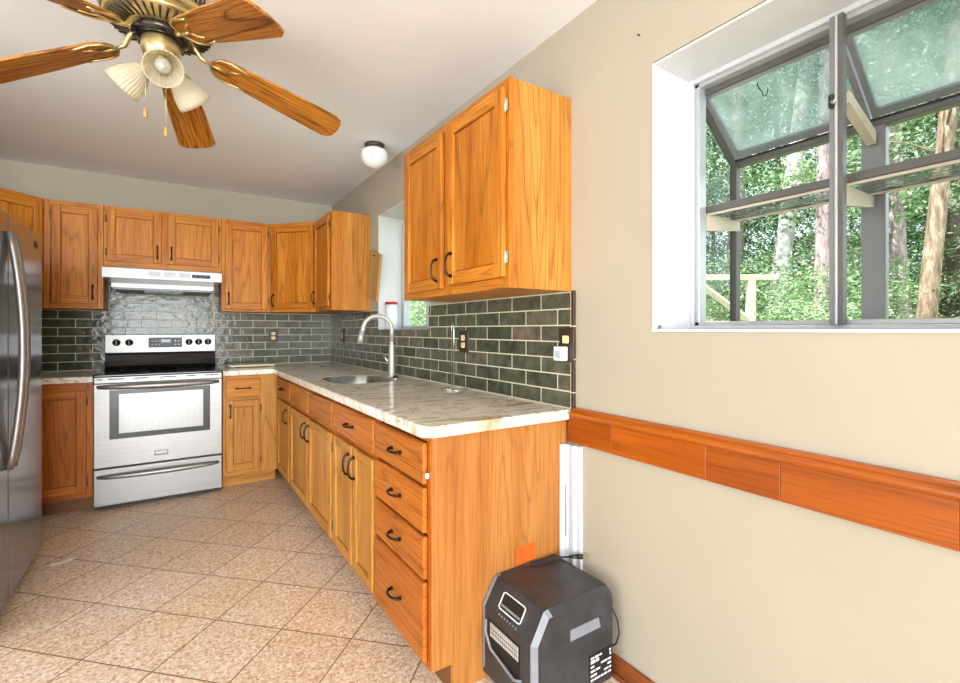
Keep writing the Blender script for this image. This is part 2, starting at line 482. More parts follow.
def tag(o, label=None, cat=None, group=None, kind=None):
    if label: o['label'] = label
    if cat: o['category'] = cat
    if group: o['group'] = group
    if kind: o['kind'] = kind
    return o
def empty(name, label=None, cat=None, loc=(0, 0, 0), rz=0, group=None, kind=None):
    o = bpy.data.objects.new(name, None); COL.objects.link(o)
    o.location = loc; o.rotation_euler = (0, 0, rz); o.empty_display_size = 0.05
    return tag(o, label, cat, group, kind)
def box(name, x0, x1, y0, y1, z0, z1, m, parent=None, bev=0.0, seg=1):
    return MB().box(x0, x1, y0, y1, z0, z1, m, bev, seg).build(name, parent)

# ------------------------------------------------------------------ room shell
CEIL = 2.452; W1 = (-4.64, -3.722, 1.229, 2.10); W2 = (-2.124, -1.262, 1.229, 2.105); WT = 0.19
LW = -2.70; YR = -11.0; XF = -5.4
def struct(mb, name): return tag(mb.build(name), kind='structure')
struct(MB().box(XF - 0.15, WT, YR - 0.15, 0.15, -0.12, 0, 'floor_tile'), 'floor')
struct(MB().box(XF - 0.15, WT, YR - 0.15, 0.15, CEIL, CEIL + 0.2, 'ceiling_paint'), 'ceiling')
m = MB(); p = 'wall_paint'
m.box(0, WT, YR, 0, 0, W1[2], p)
m.box(0, WT, YR, 0, W1[3] + 0.005, CEIL, p)
for a, b in ((W2[1], 0), (W1[1], W2[0]), (YR, W1[0])): m.box(0, WT, a, b, W1[2], W1[3] + 0.005, p)
struct(m, 'wall_right')
struct(MB().box(LW - 0.12, WT, 0, 0.15, 0, CEIL, p), 'wall_back')
struct(MB().box(LW - 0.12, LW, -2.35, 0, 0, CEIL, p), 'wall_left')
struct(MB().box(XF, LW - 0.12, -2.35, -2.23, 0, CEIL, p), 'wall_left_return')
m = MB(); m.box(XF - 0.15, XF, YR, -7.1, 0, CEIL, p); m.box(XF - 0.15, XF, -3.3, -2.23, 0, CEIL, p); m.box(XF - 0.15, XF, -7.1, -3.3, 2.5 - 0.05, CEIL, p) if False else None
m.box(XF - 0.15, XF, -7.1, -3.3, 2.46 - 0.06, CEIL, p)
struct(m, 'wall_left_far')
m = MB(); m.box(XF, -4.9, YR - 0.15, YR, 0, CEIL, p); m.box(-0.3, WT, YR - 0.15, YR, 0, CEIL, p); m.box(-4.9, -0.3, YR - 0.15, YR, 2.46 - 0.06, CEIL, p)
struct(m, 'wall_rear')

# baseboard and chair rail on the right wall
m = MB(); m.box(-0.014, 0, YR, -3.36, 0, 0.075, 'base_wood_y', 0.003); m.box(-0.022, 0, YR, -3.36, 0, 0.018, 'base_wood_y', 0.004)
struct(m, 'baseboard_right')
t1 = empty('trim_1', kind='structure')
yy = [-3.343, -3.563, -3.918, -4.118, -4.446, -5.1, -6.0, YR]
for a, b in zip(yy, yy[1:]):
    box('rail_board', -0.018, 0, b, a - 0.0006, 0.787, 0.893, 'rail_wood_y', t1, 0.0015)
prof = [(0, 0.888), (-0.021, 0.888), (-0.030, 0.892), (-0.034, 0.899), (-0.033, 0.906), (-0.028, 0.911), (-0.020, 0.914), (-0.018, 0.918), (-0.017, 0.924), (0, 0.924)]
m = MB(); m.prism(prof, YR, -3.372, 'rail_wood_y', 'y', smooth=False)
m.build('rail_cap', t1)

# tiled backsplash
m = MB()
m.box(-0.009, -0.0005, W2[1], -0.0095, 0.9145, 1.379, 'tile_right')
m.box(-0.009, -0.0005, W2[0], W2[1], 0.9145, W2[2], 'tile_right')
m.box(-0.009, -0.0005, -3.354, W2[0], 0.9145, 1.379, 'tile_right')
o = m.build('tile_backsplash'); tag(o, 'dark slate-green glossy tile backsplash along the sink wall under the window', 'backsplash')
m = MB(); m.box(-0.985, -0.001, -0.009, -0.0005, 0.9145, 1.379, 'tile_back'); m.box(LW + .001, -1.745, -0.009, -0.0005, 0.9145, 1.379, 'tile_back')
m.box(-1.745, -0.985, -0.009, -0.0005, 0.9, 1.70, 'tile_back')
o = m.build('tile_backsplash'); tag(o, 'slate-green tile backsplash on the far wall behind the stainless range', 'backsplash')
m = MB()
m.box(-0.012, -0.0005, -3.372, -3.3545, 0.915, 1.381, 'plate_brown', 0.002)
for z in (0.98, 1.11, 1.24): m.box(-0.0125, -0.0005, -3.3722, -3.3543, z, z + 0.003, 'stone_cream')
m.box(-0.0118, -0.0008, -3.3565, -3.3535, 0.9155, 1.381, 'outlet_ivory')
o = m.build('tile_edge_trim'); tag(o, 'narrow brown edge tile strip closing the near end of the backsplash', 'trim')

# ------------------------------------------------------------------ window 1 (garden window)
def jamb(mb, W, xi, t=0.008):
    y0, y1, z0, z1 = W; e = -0.002
    mb.box(e, xi, y1 - t, y1, z0, z1, 'white_paint'); mb.box(e, xi, y0, y0 + t, z0, z1, 'white_paint')
    mb.box(e, xi, y0 + t, y1 - t, z1 - t, z1, 'white_paint'); mb.box(e - 0.004, xi, y0 - 0.0, y1, z0 - t, z0, 'white_paint')
w1 = empty('window_1', kind='structure')
m = MB(); jamb(m, W1, WT + 0.01); m.build('jamb_lining', w1)
m = MB()
y0, y1, z0, z1 = W1
X0, X1 = 0.19, 0.245
fw = 0.022
m.box(X0, X1, y1 - fw, y1, z0, z1, 'white_vinyl', 0.002); m.box(X0, X1, y0, y0 + fw, z0, z1, 'white_vinyl', 0.002)
m.box(X0, X1, y0 + fw, y1 - fw, z1 - fw, z1, 'white_vinyl', 0.002); m.box(X0, X1, y0 + fw, y1 - fw, z0, z0 + 0.012, 'white_vinyl', 0.002)
m.box(X0 + .012, X1, y1 - fw - 0.016, y1 - fw, z0 + .012, z1 - fw, 'alu_light', 0.002)
m.box(X0 + .012, X1, y0 + fw, y0 + fw + .016, z0 + .012, z1 - fw, 'alu_light', 0.002)
m.box(X0 + .012, X1, y0 + fw, y1 - fw, z1 - fw - 0.014, z1 - fw, 'alu_light', 0.002)
m.box(X0 + .012, X1, y0 + fw, y1 - fw, z0 + 0.012, z0 + 0.026, 'alu_light', 0.002)
m.build('window_frame', w1)
m = MB()
m.box(0.165, 0.188, -4.172, -4.158, z0 + .012, z1 - 0.03, 'alu_grey', 0.001); m.box(0.160, 0.190, -4.178, -4.172, z0 + .012, z1 - .03, 'alu_light', 0.001)
m.box(0.165, 0.188, -4.190, -4.178, z0 + .012, z1 - 0.03, 'alu_bronze', 0.001)
mul = m.build('mullion', w1)
m = MB(); m.box(0.152, 0.165, -4.171, -4.159, 1.822, 1.858, 'rubber_black', 0.004, 2); m.tube([(0.156, -4.166, 1.838), (0.146, -4.176, 1.830), (0.146, -4.181, 1.838)], 0.004, 'alu_light'); m.build('latch', mul)
XO = 0.47; ZE = 1.862; yL = y1 - 0.022; yR = y0 + 0.022; YM = -4.160
def bar(mb, x0, z0_, x1, z1_, ya, yb, th, mt, off=0.0):
    d = Vector((x1 - x0, z1_ - z0_)).normalized(); n = Vector((-d.y, d.x)) * th / 2
    o_ = Vector((-d.y, d.x)) * off
    pts = [(x0 + o_.x + n.x, z0_ + o_.y + n.y), (x1 + o_.x + n.x, z1_ + o_.y + n.y), (x1 + o_.x - n.x, z1_ + o_.y - n.y), (x0 + o_.x - n.x, z0_ + o_.y - n.y)]
    mb.prism(pts, ya, yb, mt, 'y')
m = MB()
for (ya, yb) in ((yL, yL + 0.026), (yR - 0.026, yR)):
    m.box(XO, XO + 0.03, ya, yb, z0, ZE + .01, 'alu_bronze', 0.002)
    bar(m, 0.245, 2.062, XO + .015, ZE, ya, yb, 0.028, 'alu_bronze')
m.box(XO, XO + .03, YM - 0.030, YM + 0.030, z0, ZE, 'alu_grey', 0.002)
m.box(XO - .002, XO + .034, yR, yL, ZE - 0.016, ZE + 0.006, 'alu_bronze', 0.002)
m.box(XO, XO + .03, yR, yL, z0 - 0.02, z0 + 0.022, 'alu_bronze', 0.002)
m.box(0.235, 0.262, yR, yL, 2.045, 2.085, 'alu_bronze', 0.002)
m.build('bay_frame', w1)
m = MB(); m.box(0.24, XO + .03, y0, y1, z0 - 0.03, z0 + 0.002, 'white_vinyl'); m.build('bay_floor', w1)
for (ya, yb) in ((YM + .003, yL - 0.001), (yR + 0.001, YM - .003)):
    m = MB()
    bar(m, 0.250, 2.056, XO - .004, ZE + .014, yb - 0.016, yb, 0.022, 'alu_grey'); bar(m, 0.250, 2.056, XO - .004, ZE + .014, ya, ya + 0.016, 0.022, 'alu_grey')
    bar(m, 0.250, 2.056, 0.262, 2.0455, ya + .0162, yb - .0162, 0.022, 'alu_grey'); bar(m, XO - .024, ZE + .0315, XO - .006, ZE + .0158, ya + .0162, yb - .0162, 0.022, 'alu_grey')
    rs = m.build('roof_sash', w1)
    m = MB(); bar(m, 0.252, 2.054, XO - .006, ZE + .016, ya + .005, yb - .005, 0.003, 'dirty_roof_glass', 0.002); m.build('roof_pane', rs)
m = MB(); m.box(XO - .008, XO - .0025, yR, yL, ZE + .002, ZE + .007, 'rubber_black'); m.build('eave_gasket', w1)
m = MB(); m.box(XO + .012, XO + .016, yR, YM - .035, z0 + .02, ZE - .012, 'clear_glass'); m.build('window_pane', w1)
m = MB(); m.box(XO + .012, XO + .016, YM + .035, yL, z0 + .02, ZE - .012, 'clear_glass'); m.build('window_pane', w1)
for ya in (yL + .014, yR - .018):
    m = MB(); m.prism([(0.25, z0), (XO, z0), (XO, ZE), (0.25, 2.05)], ya, ya + 0.004, 'clear_glass', 'y'); m.build('side_pane', w1)
# shelf of the garden window with its brackets
sh = empty('window_shelf', 'ribbed glass shelf with dark bronze edge hanging across the garden window bay', 'shelf', (0, 0, 0))
m = MB(); m.box(0.262, XO - .012, yR + .004, yL - .004, 1.642, 1.648, 'ribbed_shelf_glass'); m.build('shelf_glass', sh)
m = MB(); m.box(0.248, 0.264, yR + .002, yL - .002, 1.636, 1.660, 'alu_bronze', 0.002); m.box(0.256, 0.264, yR + .002, yL - .002, 1.629, 1.636, 'cream_paint'); m.box(XO - .012, XO - .002, yR + .002, yL - .002, 1.636, 1.650, 'cream_paint', 0.001); m.build('shelf_edge', sh)
for yb in (yL - 0.014, YM - .004, yR + .004):
    m = MB(); m.prism([(0.25, 1.634), (XO - .002, 1.634), (XO - .002, 1.600), (0.25, 1.575)], yb, yb + 0.01, 'cream_paint', 'y'); m.build('bracket', sh)
m = MB(); m.prism([(.262, 1.895), (XO - .012, 1.828), (XO - .012, 1.79), (.262, 1.862)], YM - .012, YM + .012, 'cream_paint', 'y')
o = m.build('shelf_support'); tag(o, 'short cream painted support arm at the centre post, above the garden window shelf', 'bracket')
m = MB(); m.tube([(0.272, -3.918, 2.030), (0.274, -3.922, 2.012), (0.274, -3.932, 1.998), (0.274, -3.935, 1.984), (0.274, -3.945, 1.980), (0.274, -3.950, 1.992), (0.274, -3.950, 2.004)], 0.0016, 'rubber_black', 6)
o = m.build('wire_hook'); tag(o, 'thin bent wire hook hanging under the left roof pane of the garden window', 'hook')
m = MB(); m.tube([(0.0, -3.672, 2.222), (-0.01, -3.672, 2.222), (-0.014, -3.676, 2.214)], 0.0018, 'rubber_black', 6)
o = m.build('wall_hook'); tag(o, 'tiny black hook in the bare wall left of the garden window', 'hook')
m = MB(); m.lathe([(0, 0), (.006, 0), (.006, .006), (0, .006)], 'filter_grey', (0.02, -3.731, 1.237), 12, Matrix.Rotation(R(90), 3, 'X'))
o = m.build('screw_cap'); tag(o, 'small round grey cap low on the garden window side jamb', 'cap')

# ------------------------------------------------------------------ window 2 (over the sink)
w2 = empty('window_2', kind='structure')
y0, y1, z0, z1 = W2
m = MB(); jamb(m, W2, WT + 0.01); m.box(-0.006, 0.0, y0 - 0.02, y1 + .012, z0 - 0.014, z0 + .001, 'white_paint', 0.002); m.build('jamb_lining', w2)
m = MB()
for a, b in ((y1 - .04, y1), (y0, y0 + .04)): m.box(.19, .25, a, b, z0, z1, 'white_vinyl', .003)
m.box(.19, .25, y0 + .04, y1 - .04, z1 - .04, z1, 'white_vinyl', .003); m.box(.19, .25, y0 + .04, y1 - .04, z0, z0 + .03, 'white_vinyl', .003)
m.box(.195, .23, -1.72, -1.68, z0 + .03, z1 - .04, 'white_vinyl', .003)
m.build('window_frame', w2)
m = MB(); m.box(.215, .219, -1.68, y1 - .04, z0 + .03, z1 - .04, 'clear_glass'); m.build('window_pane', w2)
m = MB(); m.box(.225, .229, y0 + .04, -1.72, z0 + .03, z1 - .04, 'clear_glass'); m.build('window_pane', w2)
# outside wall cladding of the house
# ------------------------------------------------------------------ cabinets
def pull(parent, x, z, y, vertical=True, L=0.096, mt='handle_dark', name='handle'):
    m = MB(); pts = []; rs = []
    for i in range(13):
        a = PI * i / 12
        u = -math.cos(a) * L / 2; v = 0.003 + 0.027 * math.sin(a) ** 0.8
        pts.append((x, y - v, z + u) if vertical else (x + u, y - v, z)); rs.append(0.0042 + 0.0022 * abs(math.cos(a)) ** 3)
    m.tube(pts, rs, mt, 8)
    for e in (-1, 1):
        p0 = (x, y, z + e * L / 2) if vertical else (x + e * L / 2, y, z)
        p1 = (x, y - .005, z + e * L / 2) if vertical else (x + e * L / 2, y - .005, z)
        m.tube([p0, p1], 0.008, mt, 10)
    return m.build(name, parent)
def hinge(parent, x, z, y, mt='hinge_brass'):
    m = MB(); m.tube([(x, y - .004, z - .026), (x, y - .004, z + .026)], .0045, mt, 8); m.box(x - .009, x + .009, y - .002, y + .001, z - .02, z + .02, mt)
    return m.build('hinge', parent)
def door(root, x0, x1, z0, z1, yf, wd='oak', hx=None, hz=None, hside=None, fw=0.052, hm='hinge_brass'):
    T = 0.021; ya = yf - T; yb = yf - 0.0005
    m = MB(); b = .004
    m.box(x0, x0 + fw, ya, yb, z0, z1, wd + '_z', b); m.box(x1 - fw, x1, ya, yb, z0, z1, wd + '_z', b)
    m.box(x0 + fw - .0005, x1 - fw + .0005, ya + .0004, yb, z1 - fw, z1 - .0006, wd + '_x', .003); m.box(x0 + fw - .0005, x1 - fw + .0005, ya + .0004, yb, z0 + .0006, z0 + fw, wd + '_x', .003)
    d = m.build('door', root)
    m = MB(); m.box(x0 + fw - .003, x1 - fw + .003, ya + .0185, yb - .0003, z0 + fw - .003, z1 - fw + .003, wd + '_z')
    g = .0035; m.box(x0 + fw + g, x1 - fw - g, ya + .0085, ya + .0187, z0 + fw + g, z1 - fw - g, wd + '_z', .0015)
    m.build('door_panel', d)
    if hx is not None: pull(d, hx, hz, ya)
    if hside is not None:
        hxx = x0 - .004 if hside == 'L' else x1 + .004
        for hz_ in (z0 + 0.07, z1 - 0.07): hinge(d, hxx, hz_, yf - .006, hm)
    return d
def drawer(root, x0, x1, z0, z1, yf, wd='oak', handle=True, name='drawer', L=.09):
    m = MB(); m.box(x0, x1, yf - .019, yf - .0005, z0, z1, wd + '_x', .006, 2)
    d = m.build(name, root)
    if handle: pull(d, (x0 + x1) / 2, (z0 + z1) / 2, yf - .019, False, L)
    return d
def carcass(root, w_, d_, z0, z1, stiles, rails, wd='oak', side=None, toe=0, body_x=(0, None)):
    """body plus face frame; stiles [(x0,x1)], rails [(z0,z1,x0,x1)]"""
    side = side or wd + '_z'
    zb = z0
    m = MB()
    if toe:   # open-topped box with sides, bottom, back and a front rail
        m.box(0.0005, .016, -d_ + .018, -.001, zb, z1 - .0005, side); m.box(w_ - .016, w_ - .0005, -d_ + .018, -.001, zb, z1 - .0005, side)
        m.box(.016, w_ - .016, -d_ + .018, -.001, zb, zb + .016, side); m.box(.016, w_ - .016, -.010, -.001, zb + .016, z1 - .0005, side)
        m.box(.016, w_ - .016, -d_ + .018, -d_ + .024, zb + .016, z1 - .0005, side)
    else: m.box(0.0005, w_ - 0.0005, -d_ + .018, -.001, zb, z1 - .0005, side)
    m.build('body', root)
    m = MB(); yf = -d_
    for a, b in stiles: m.box(a, b, yf, yf + .019, z0, z1, wd + '_z', .0008)
    for za, zb_, a, b in rails: m.box(a, b, yf + .0003, yf + .019, za, zb_, wd + '_x')
    m.build('face_frame', root)
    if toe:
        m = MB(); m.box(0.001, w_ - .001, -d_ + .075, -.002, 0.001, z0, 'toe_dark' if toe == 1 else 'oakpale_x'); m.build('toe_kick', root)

ZT, ZB = 2.142, 1.38; D = 0.305
def upper(label, loc, rz, w_, z0, z1, doors, wd='oak', side=None, group='oak wall cabinets', fs=.038):
    r = empty('wall_cabinet', label, 'cabinet', loc, rz, group)
    st = [(0, fs), (w_ - fs, w_)]
    if len(doors) == 2:
        mid = (doors[0][1] + doors[1][0]) / 2; st.append((mid - .035, mid + .035))
    st = [(a + 0.0006, b - 0.0006) for a, b in st]
    carcass(r, w_, D, z0, z1, st, [(z1 - .05, z1, fs, w_ - fs), (z0, z0 + .04, fs, w_ - fs)], wd, side)
    for (a, b, za, zb, hx, hs) in doors:
        door(r, a, b, za, zb, -D, wd, hx, za + .085, hs, hm='nickel' if w_ > .8 else 'hinge_brass')
    return r
upper('narrow tall oak wall cabinet with single door left of the range hood', (-2.074, 0, 0), 0, 0.329, ZB, ZT, [(.043, .297, ZB + .035, ZT - .035, .27, 'L')])
upper('short oak wall cabinet with two doors directly above the white range hood', (-1.744, 0, 0), 0, 0.758, 1.70, ZT, [(.018, .352, 1.735, ZT - .025, .325, 'L'), (.388, .738, 1.735, ZT - .025, .415, 'R')])
upper('single door oak wall cabinet just right of the range hood', (-.985, 0, 0), 0, 0.374, ZB, ZT, [(.025, .35, ZB + .02, ZT - .03, .05, 'R')])
upper('narrow oak wall cabinet beside the sink window with broad bare side panel', (0, -.612, 0), -PI / 2, 0.468, ZB, ZT, [(.018, .43, ZB + .03, ZT - .03, .05, 'R')], side='oakgold_z')
r = upper('large two-door oak wall cabinet above the near end of the counter', (0, -2.424, 0), -PI / 2, 0.922, ZB, ZT, [(.052, .442, ZB + .03, ZT - .035, .405, None), (.497, .905, ZB + .04, ZT - .032, .535, 'R')], side='oakgold_z')
def corner_upper(label, cx, sgn, hx, hs):
    """24 inch diagonal corner cabinet"""
    r = empty('wall_cabinet', label, 'cabinet', (cx, 0, 0), 0, 'oak wall cabinets')
    s_ = .6095; m = MB()
    pts = [(sgn * .002, -.0015), (sgn * s_, -.0015), (sgn * s_, -D), (sgn * D, -s_), (sgn * .002, -s_)]
    m.prism(pts, ZB, ZT, 'oak_z', 'z'); m.build('body', r)
    L = math.hypot(s_ - D, s_ - D); th = -PI / 4 if sgn < 0 else PI / 4
    # front frame built in its own rotated frame
    ax = Vector((sgn * s_, -D)) if sgn < 0 else Vector((sgn * D, -s_))
    rot = Matrix.Rotation(th, 4, 'Z'); T = Matrix.Translation((ax.x, ax.y, 0)) @ rot
    m = MB(); m.box(0.001, .03, -.003, 0.002, ZB, ZT, 'oak_z'); m.box(L - .03, L - .001, -.003, 0.002, ZB, ZT, 'oak_z'); m.box(.03, L - .03, -.003, .002, ZT - .045, ZT, 'oak_x'); m.box(.03, L - .03, -.003, .002, ZB, ZB + .035, 'oak_x')
    f = m.build('face_frame', r); f.matrix_local = T
    tmp = r
    d = door(tmp, .016, L - .016, ZB + .025, ZT - .03, -.003, 'oak', hx, ZB + .10, hs)
    d.matrix_local = T
    return r
corner_upper('diagonal corner oak wall cabinet between far wall and sink wall', 0, -1, .045, 'R')
corner_upper('diagonal corner oak wall cabinet behind the top of the refrigerator', -2.6855, 1, None, 'R')

# base cabinets
BD = 0.61; BT = 0.8755; BZ = 0.1
def base(label, loc, rz, w_, stiles, rails, toe=1, wd='oakred', side=None):
    r = empty('base_cabinet', label, 'cabinet', loc, rz, 'oak base cabinets')
    carcass(r, w_, BD, BZ, BT, [(a + .0006, b - .0006) for a, b in stiles], rails, wd, side, toe)
    return r
# left of the range
r = base('single door oak base cabinet between refrigerator and range', (-2.12, 0, 0), 0, .349, [(0, .04), (.309, .349)], [(BT - .07, BT, .04, .309), (BZ, BZ + .05, .04, .309)], wd='oakred')
door(r, .015, .315, .14, .82, -BD, 'oakred', None, None, 'R')
# right of the range, including the filler up to the corner
r = base('oak base cabinet with small drawer over door just right of the range', (-1.0, 0, 0), 0, .389, [(0, .03), (.25, .389)], [(BT - .03, BT, .03, .25), (.675, .70, .03, .25), (BZ, BZ + .04, .03, .25)], toe=2, wd='oakpale')
drawer(r, .02, .262, .70, .845, -BD, 'oak', L=.1)
door(r, .02, .262, .135, .68, -BD, 'oakpale', .05, .60, 'R')
# along the sink wall
r = base('corner oak base cabinet with a drawer above one door beside far corner', (0, -.63, 0), -PI / 2, .548, [(0, .05), (.50, .548)], [(BT - .03, BT, .05, .50), (.685, .715, .05, .50), (BZ, BZ + .04, .05, .50)], wd='oakred')
drawer(r, .06, .535, .712, .85, -BD, 'oakred', L=.09); door(r, .08, .512, .135, .685, -BD, 'oakpale', .475, .60, 'L')
r = base('oak sink base cabinet with two false drawer fronts over two doors', (0, -1.178, 0), -PI / 2, 1.058, [(0, .03), (.515, .55), (1.03, 1.058)], [(BT - .03, BT, .03, 1.03), (.685, .715, .03, 1.03), (BZ, BZ + .04, .03, 1.03)], wd='oakred')
drawer(r, .022, .536, .712, .85, -BD, 'oak', False, 'false_front'); drawer(r, .552, 1.046, .712, .85, -BD, 'oakred', False, 'false_front')
door(r, .02, .52, .135, .685, -BD, 'oakpale', .487, .60); door(r, .552, 1.04, .135, .685, -BD, 'oakpale', .585, .60, 'R')
r = base('oak base cabinet with one wide drawer over a narrow pair of doors', (0, -2.236, 0), -PI / 2, .612, [(0, .03), (.30, .33), (.585, .612)], [(BT - .03, BT, .03, .585), (.685, .715, .03, .585), (BZ, BZ + .04, .03, .585)], wd='oakred')
drawer(r, .012, .602, .712, .852, -BD, 'oakred', L=.085); door(r, .03, .322, .135, .688, -BD, 'oakpale', .295, .60, 'L', fw=.045); door(r, .348, .598, .135, .688, -BD, 'oakpale', .372, .60, None, fw=.045)
r = base('near-end oak base cabinet with a stack of four drawers', (0, -2.848, 0), -PI / 2, .476, [(0, .02), (.452, .476)], [(BT - .02, BT, .02, .452), (.70, .714, .02, .452), (.545, .56, .02, .452), (.39, .405, .02, .452), (BZ, BZ + .02, .02, .452)], wd='oakred', side='oakend_z')
for z0_, z1_ in ((.714, .852), (.552, .702), (.398, .540), (.122, .388)): drawer(r, .012, .456, z0_, z1_, -BD, 'oakred', L=.08)
m = MB(); m.box(.4575, .4625, -BD - .012, -BD - .0008, .735, .752, 'plastic_white'); m.build('drawer_slide', r)
m = MB(); m.prism([(-BD + .001, BZ), (-BD + .075, BZ), (-BD + .075, .002), (-.002, .002), (-.002, BT - .0005), (-BD + .001, BT - .0005)], .4762, .4798, 'oakend_z', 'x'); m.build('end_panel', r)

# ------------------------------------------------------------------ countertops
def slab(pts, z0, z1, hole=None, bev=.006):
    bm = bmesh.new()
    vo = [bm.verts.new((x, y, z1)) for x, y in pts]
    es = [bm.edges.new((vo[i], vo[(i + 1) % len(vo)])) for i in range(len(vo))]
    eh = []
    if hole:
        vh = [bm.verts.new((x, y, z1)) for x, y in hole]
        eh = [bm.edges.new((vh[i], vh[(i + 1) % len(vh)])) for i in range(len(vh))]
    bmesh.ops.triangle_fill(bm, use_beauty=True, use_dissolve=False, edges=es + eh)
    ex = bmesh.ops.extrude_face_region(bm, geom=list(bm.faces))
    bmesh.ops.translate(bm, vec=(0, 0, z0 - z1), verts=[v for v in ex['geom'] if isinstance(v, bmesh.types.BMVert)])
    bmesh.ops.recalc_face_normals(bm, faces=bm.faces)
    if bev:
        be = [e for e in bm.edges if abs(e.verts[0].co.z - z1) < 1e-6 and abs(e.verts[1].co.z - z1) < 1e-6 and any(abs(f.normal.z) < .5 for f in e.link_faces)]
        bmesh.ops.bevel(bm, geom=be, offset=bev, segments=3, profile=.5, affect='EDGES')
    return bm
def arc(cx, cy, r, a0, a1, n=7): return [(cx + r * math.cos(R(a0 + (a1 - a0) * i / n)), cy + r * math.sin(R(a0 + (a1 - a0) * i / n))) for i in range(n + 1)]
OV = .645
outline = [(-.9995, -.0095), (-.0095, -.0095), (-.0095, -3.352)] + arc(-OV + .05, -3.302 + .0, .05, 270, 180) + [(-OV, -.645), (-.9995, -.645)]
SC = (-.335, -1.765)
def superel(a, b, n=3.2, k=48): return [(SC[0] + a * math.copysign(abs(math.cos(2 * PI * i / k)) ** (2 / n), math.cos(2 * PI * i / k)), SC[1] + b * math.copysign(abs(math.sin(2 * PI * i / k)) ** (2 / n), math.sin(2 * PI * i / k))) for i in range(k)]
m = MB(); m.bm.free(); m.bm = slab(outline, .8765, .914, superel(.19, .26)); m.mats = ['counter_stone']
o = m.build('countertop'); tag(o, 'L-shaped cream and tan veined stone countertop with the sink cut into it', 'countertop')
m = MB(); m.bm.free(); m.bm = slab([(-2.125, -.0095), (-1.7705, -.0095), (-1.7705, -.645), (-2.125, -.645)], .8765, .914); m.mats = ['counter_stone']
o = m.build('countertop'); tag(o, 'short cream stone countertop piece between refrigerator and range', 'countertop')
# sink basin
s_ = empty('kitchen_sink', 'stainless undermount sink basin sunk in the long countertop', 'sink', (0, 0, 0))
m = MB(); mi = m.mi('steel_sink'); rings = []
for (a, b, z) in ((.1895, .2595, .9125), (.1875, .2575, .910), (.184, .254, .80), (.176, .246, .73), (.15, .22, .712), (.03, .03, .706)):
    rings.append([m.bm.verts.new((x, y, z)) for x, y in superel(a, b)])
for a, b in zip(rings, rings[1:]):
    for k in range(48):
        f = m.bm.faces.new((a[k], a[(k + 1) % 48], b[(k + 1) % 48], b[k])); f.smooth = True
o = m.build('basin', s_); sd = o.modifiers.new('th', 'SOLIDIFY'); sd.thickness = .0015; sd.offset = 1
m = MB(); m.lathe([(.0, .001), (.03, .002), (.042, .004), (.042, .0)], 'chrome', (SC[0], SC[1], .7065), 24); m.build('drain', s_)
# faucet
f_ = empty('kitchen_faucet', 'brushed nickel gooseneck faucet standing behind the sink', 'faucet', (-.100, -1.765, .9143))
m = MB(); m.lathe([(0, 0), (.027, 0), (.027, .006), (.0235, .012), (.0225, .06), (.021, .15), (.019, .20), (.0165, .22), (.0165, .228), (.0, .228)], 'nickel'); m.build('faucet_body', f_)
dx, dy = -.985, .17
pts = [(0, 0, .225), (0, 0, .315)]; rr = .094
for i in range(1, 13):
    a = PI * i / 12 * 1.0
    u = rr - rr * math.cos(a); pts.append((dx * u, dy * u, 0.315 + rr * math.sin(a) * .95))
u = 2 * rr; pts.append((dx * (u + .008), dy * (u + .008), .29))
m = MB(); m.tube(pts, .0150, 'nickel', 14); m.build('spout', f_)
m = MB(); m.tube([(dx * (u + .006), dy * (u + .006), .305), (dx * (u + .014), dy * (u + .014), .265), (dx * (u + .018), dy * (u + .018), .225)], [.016, .018, .020], 'nickel', 14); m.build('spray_head', f_)
m = MB(); m.lathe([(.0185, 0), (.0205, .003), (.0205, .009), (.0185, .012)], 'chrome', (0, 0, .222), 20); m.build('collar', f_)
m = MB(); m.tube([(-.0, .02, .085), (-.01, .045, .10)], .011, 'nickel'); m.tube([(-.01, .045, .10), (-.03, .10, .155)], [.008, .006], 'chrome', 10); m.build('lever', f_)
# hole cap next to faucet
m = MB(); m.lathe([(0, .0), (.022, 0), (.022, .004), (.016, .006), (.012, .02), (.0, .022)], 'rubber_black', (-.125, -1.885, .9143), 20); m.lathe([(.0225, 0), (.026, .001), (.026, .005), (.0225, .006)], 'chrome', (-.125, -1.885, .9143), 20)
o = m.build('hole_cover'); tag(o, 'small dark round cap on the countertop at the near corner of the sink', 'cap')
# paper towel holder
h_ = empty('paper_towel_holder', 'empty thin chrome wire paper towel holder standing on counter by the tile', 'holder', (-.088, -2.575, .9143))
m = MB(); ring = [(.07 * math.cos(2 * PI * i / 32), .07 * math.sin(2 * PI * i / 32), .003) for i in range(33)]; m.tube(ring, .0024, 'chrome', 6, cap=False)
m.tube([(-.07, 0, .004), (.07, 0, .004)], .002, 'chrome', 6); m.build('base_ring', h_)
m = MB(); q = .011
m.tube([(-.01, q, .003), (-.01, q, .335)] + [(-.01, q * math.cos(a), .335 + q * math.sin(a)) for a in (.5, 1, 1.57, 2.1, 2.6)] + [(-.01, -q, .335), (-.01, -q, .003)], .0024, 'chrome', 6); m.build('upright_wire', h_)
# cream board on the counter beside the range
m = MB(); m.box(-.93, -.585, -.36, -.10, .919, .935, 'stone_cream', .005, 2)
for x in (-.91, -.61):
    for y in (-.34, -.12): m.box(x, x + .012, y, y + .012, .9143, .919, 'stone_cream')
o = m.build('serving_board'); tag(o, 'flat cream slab board lying on the counter right of the range', 'board')

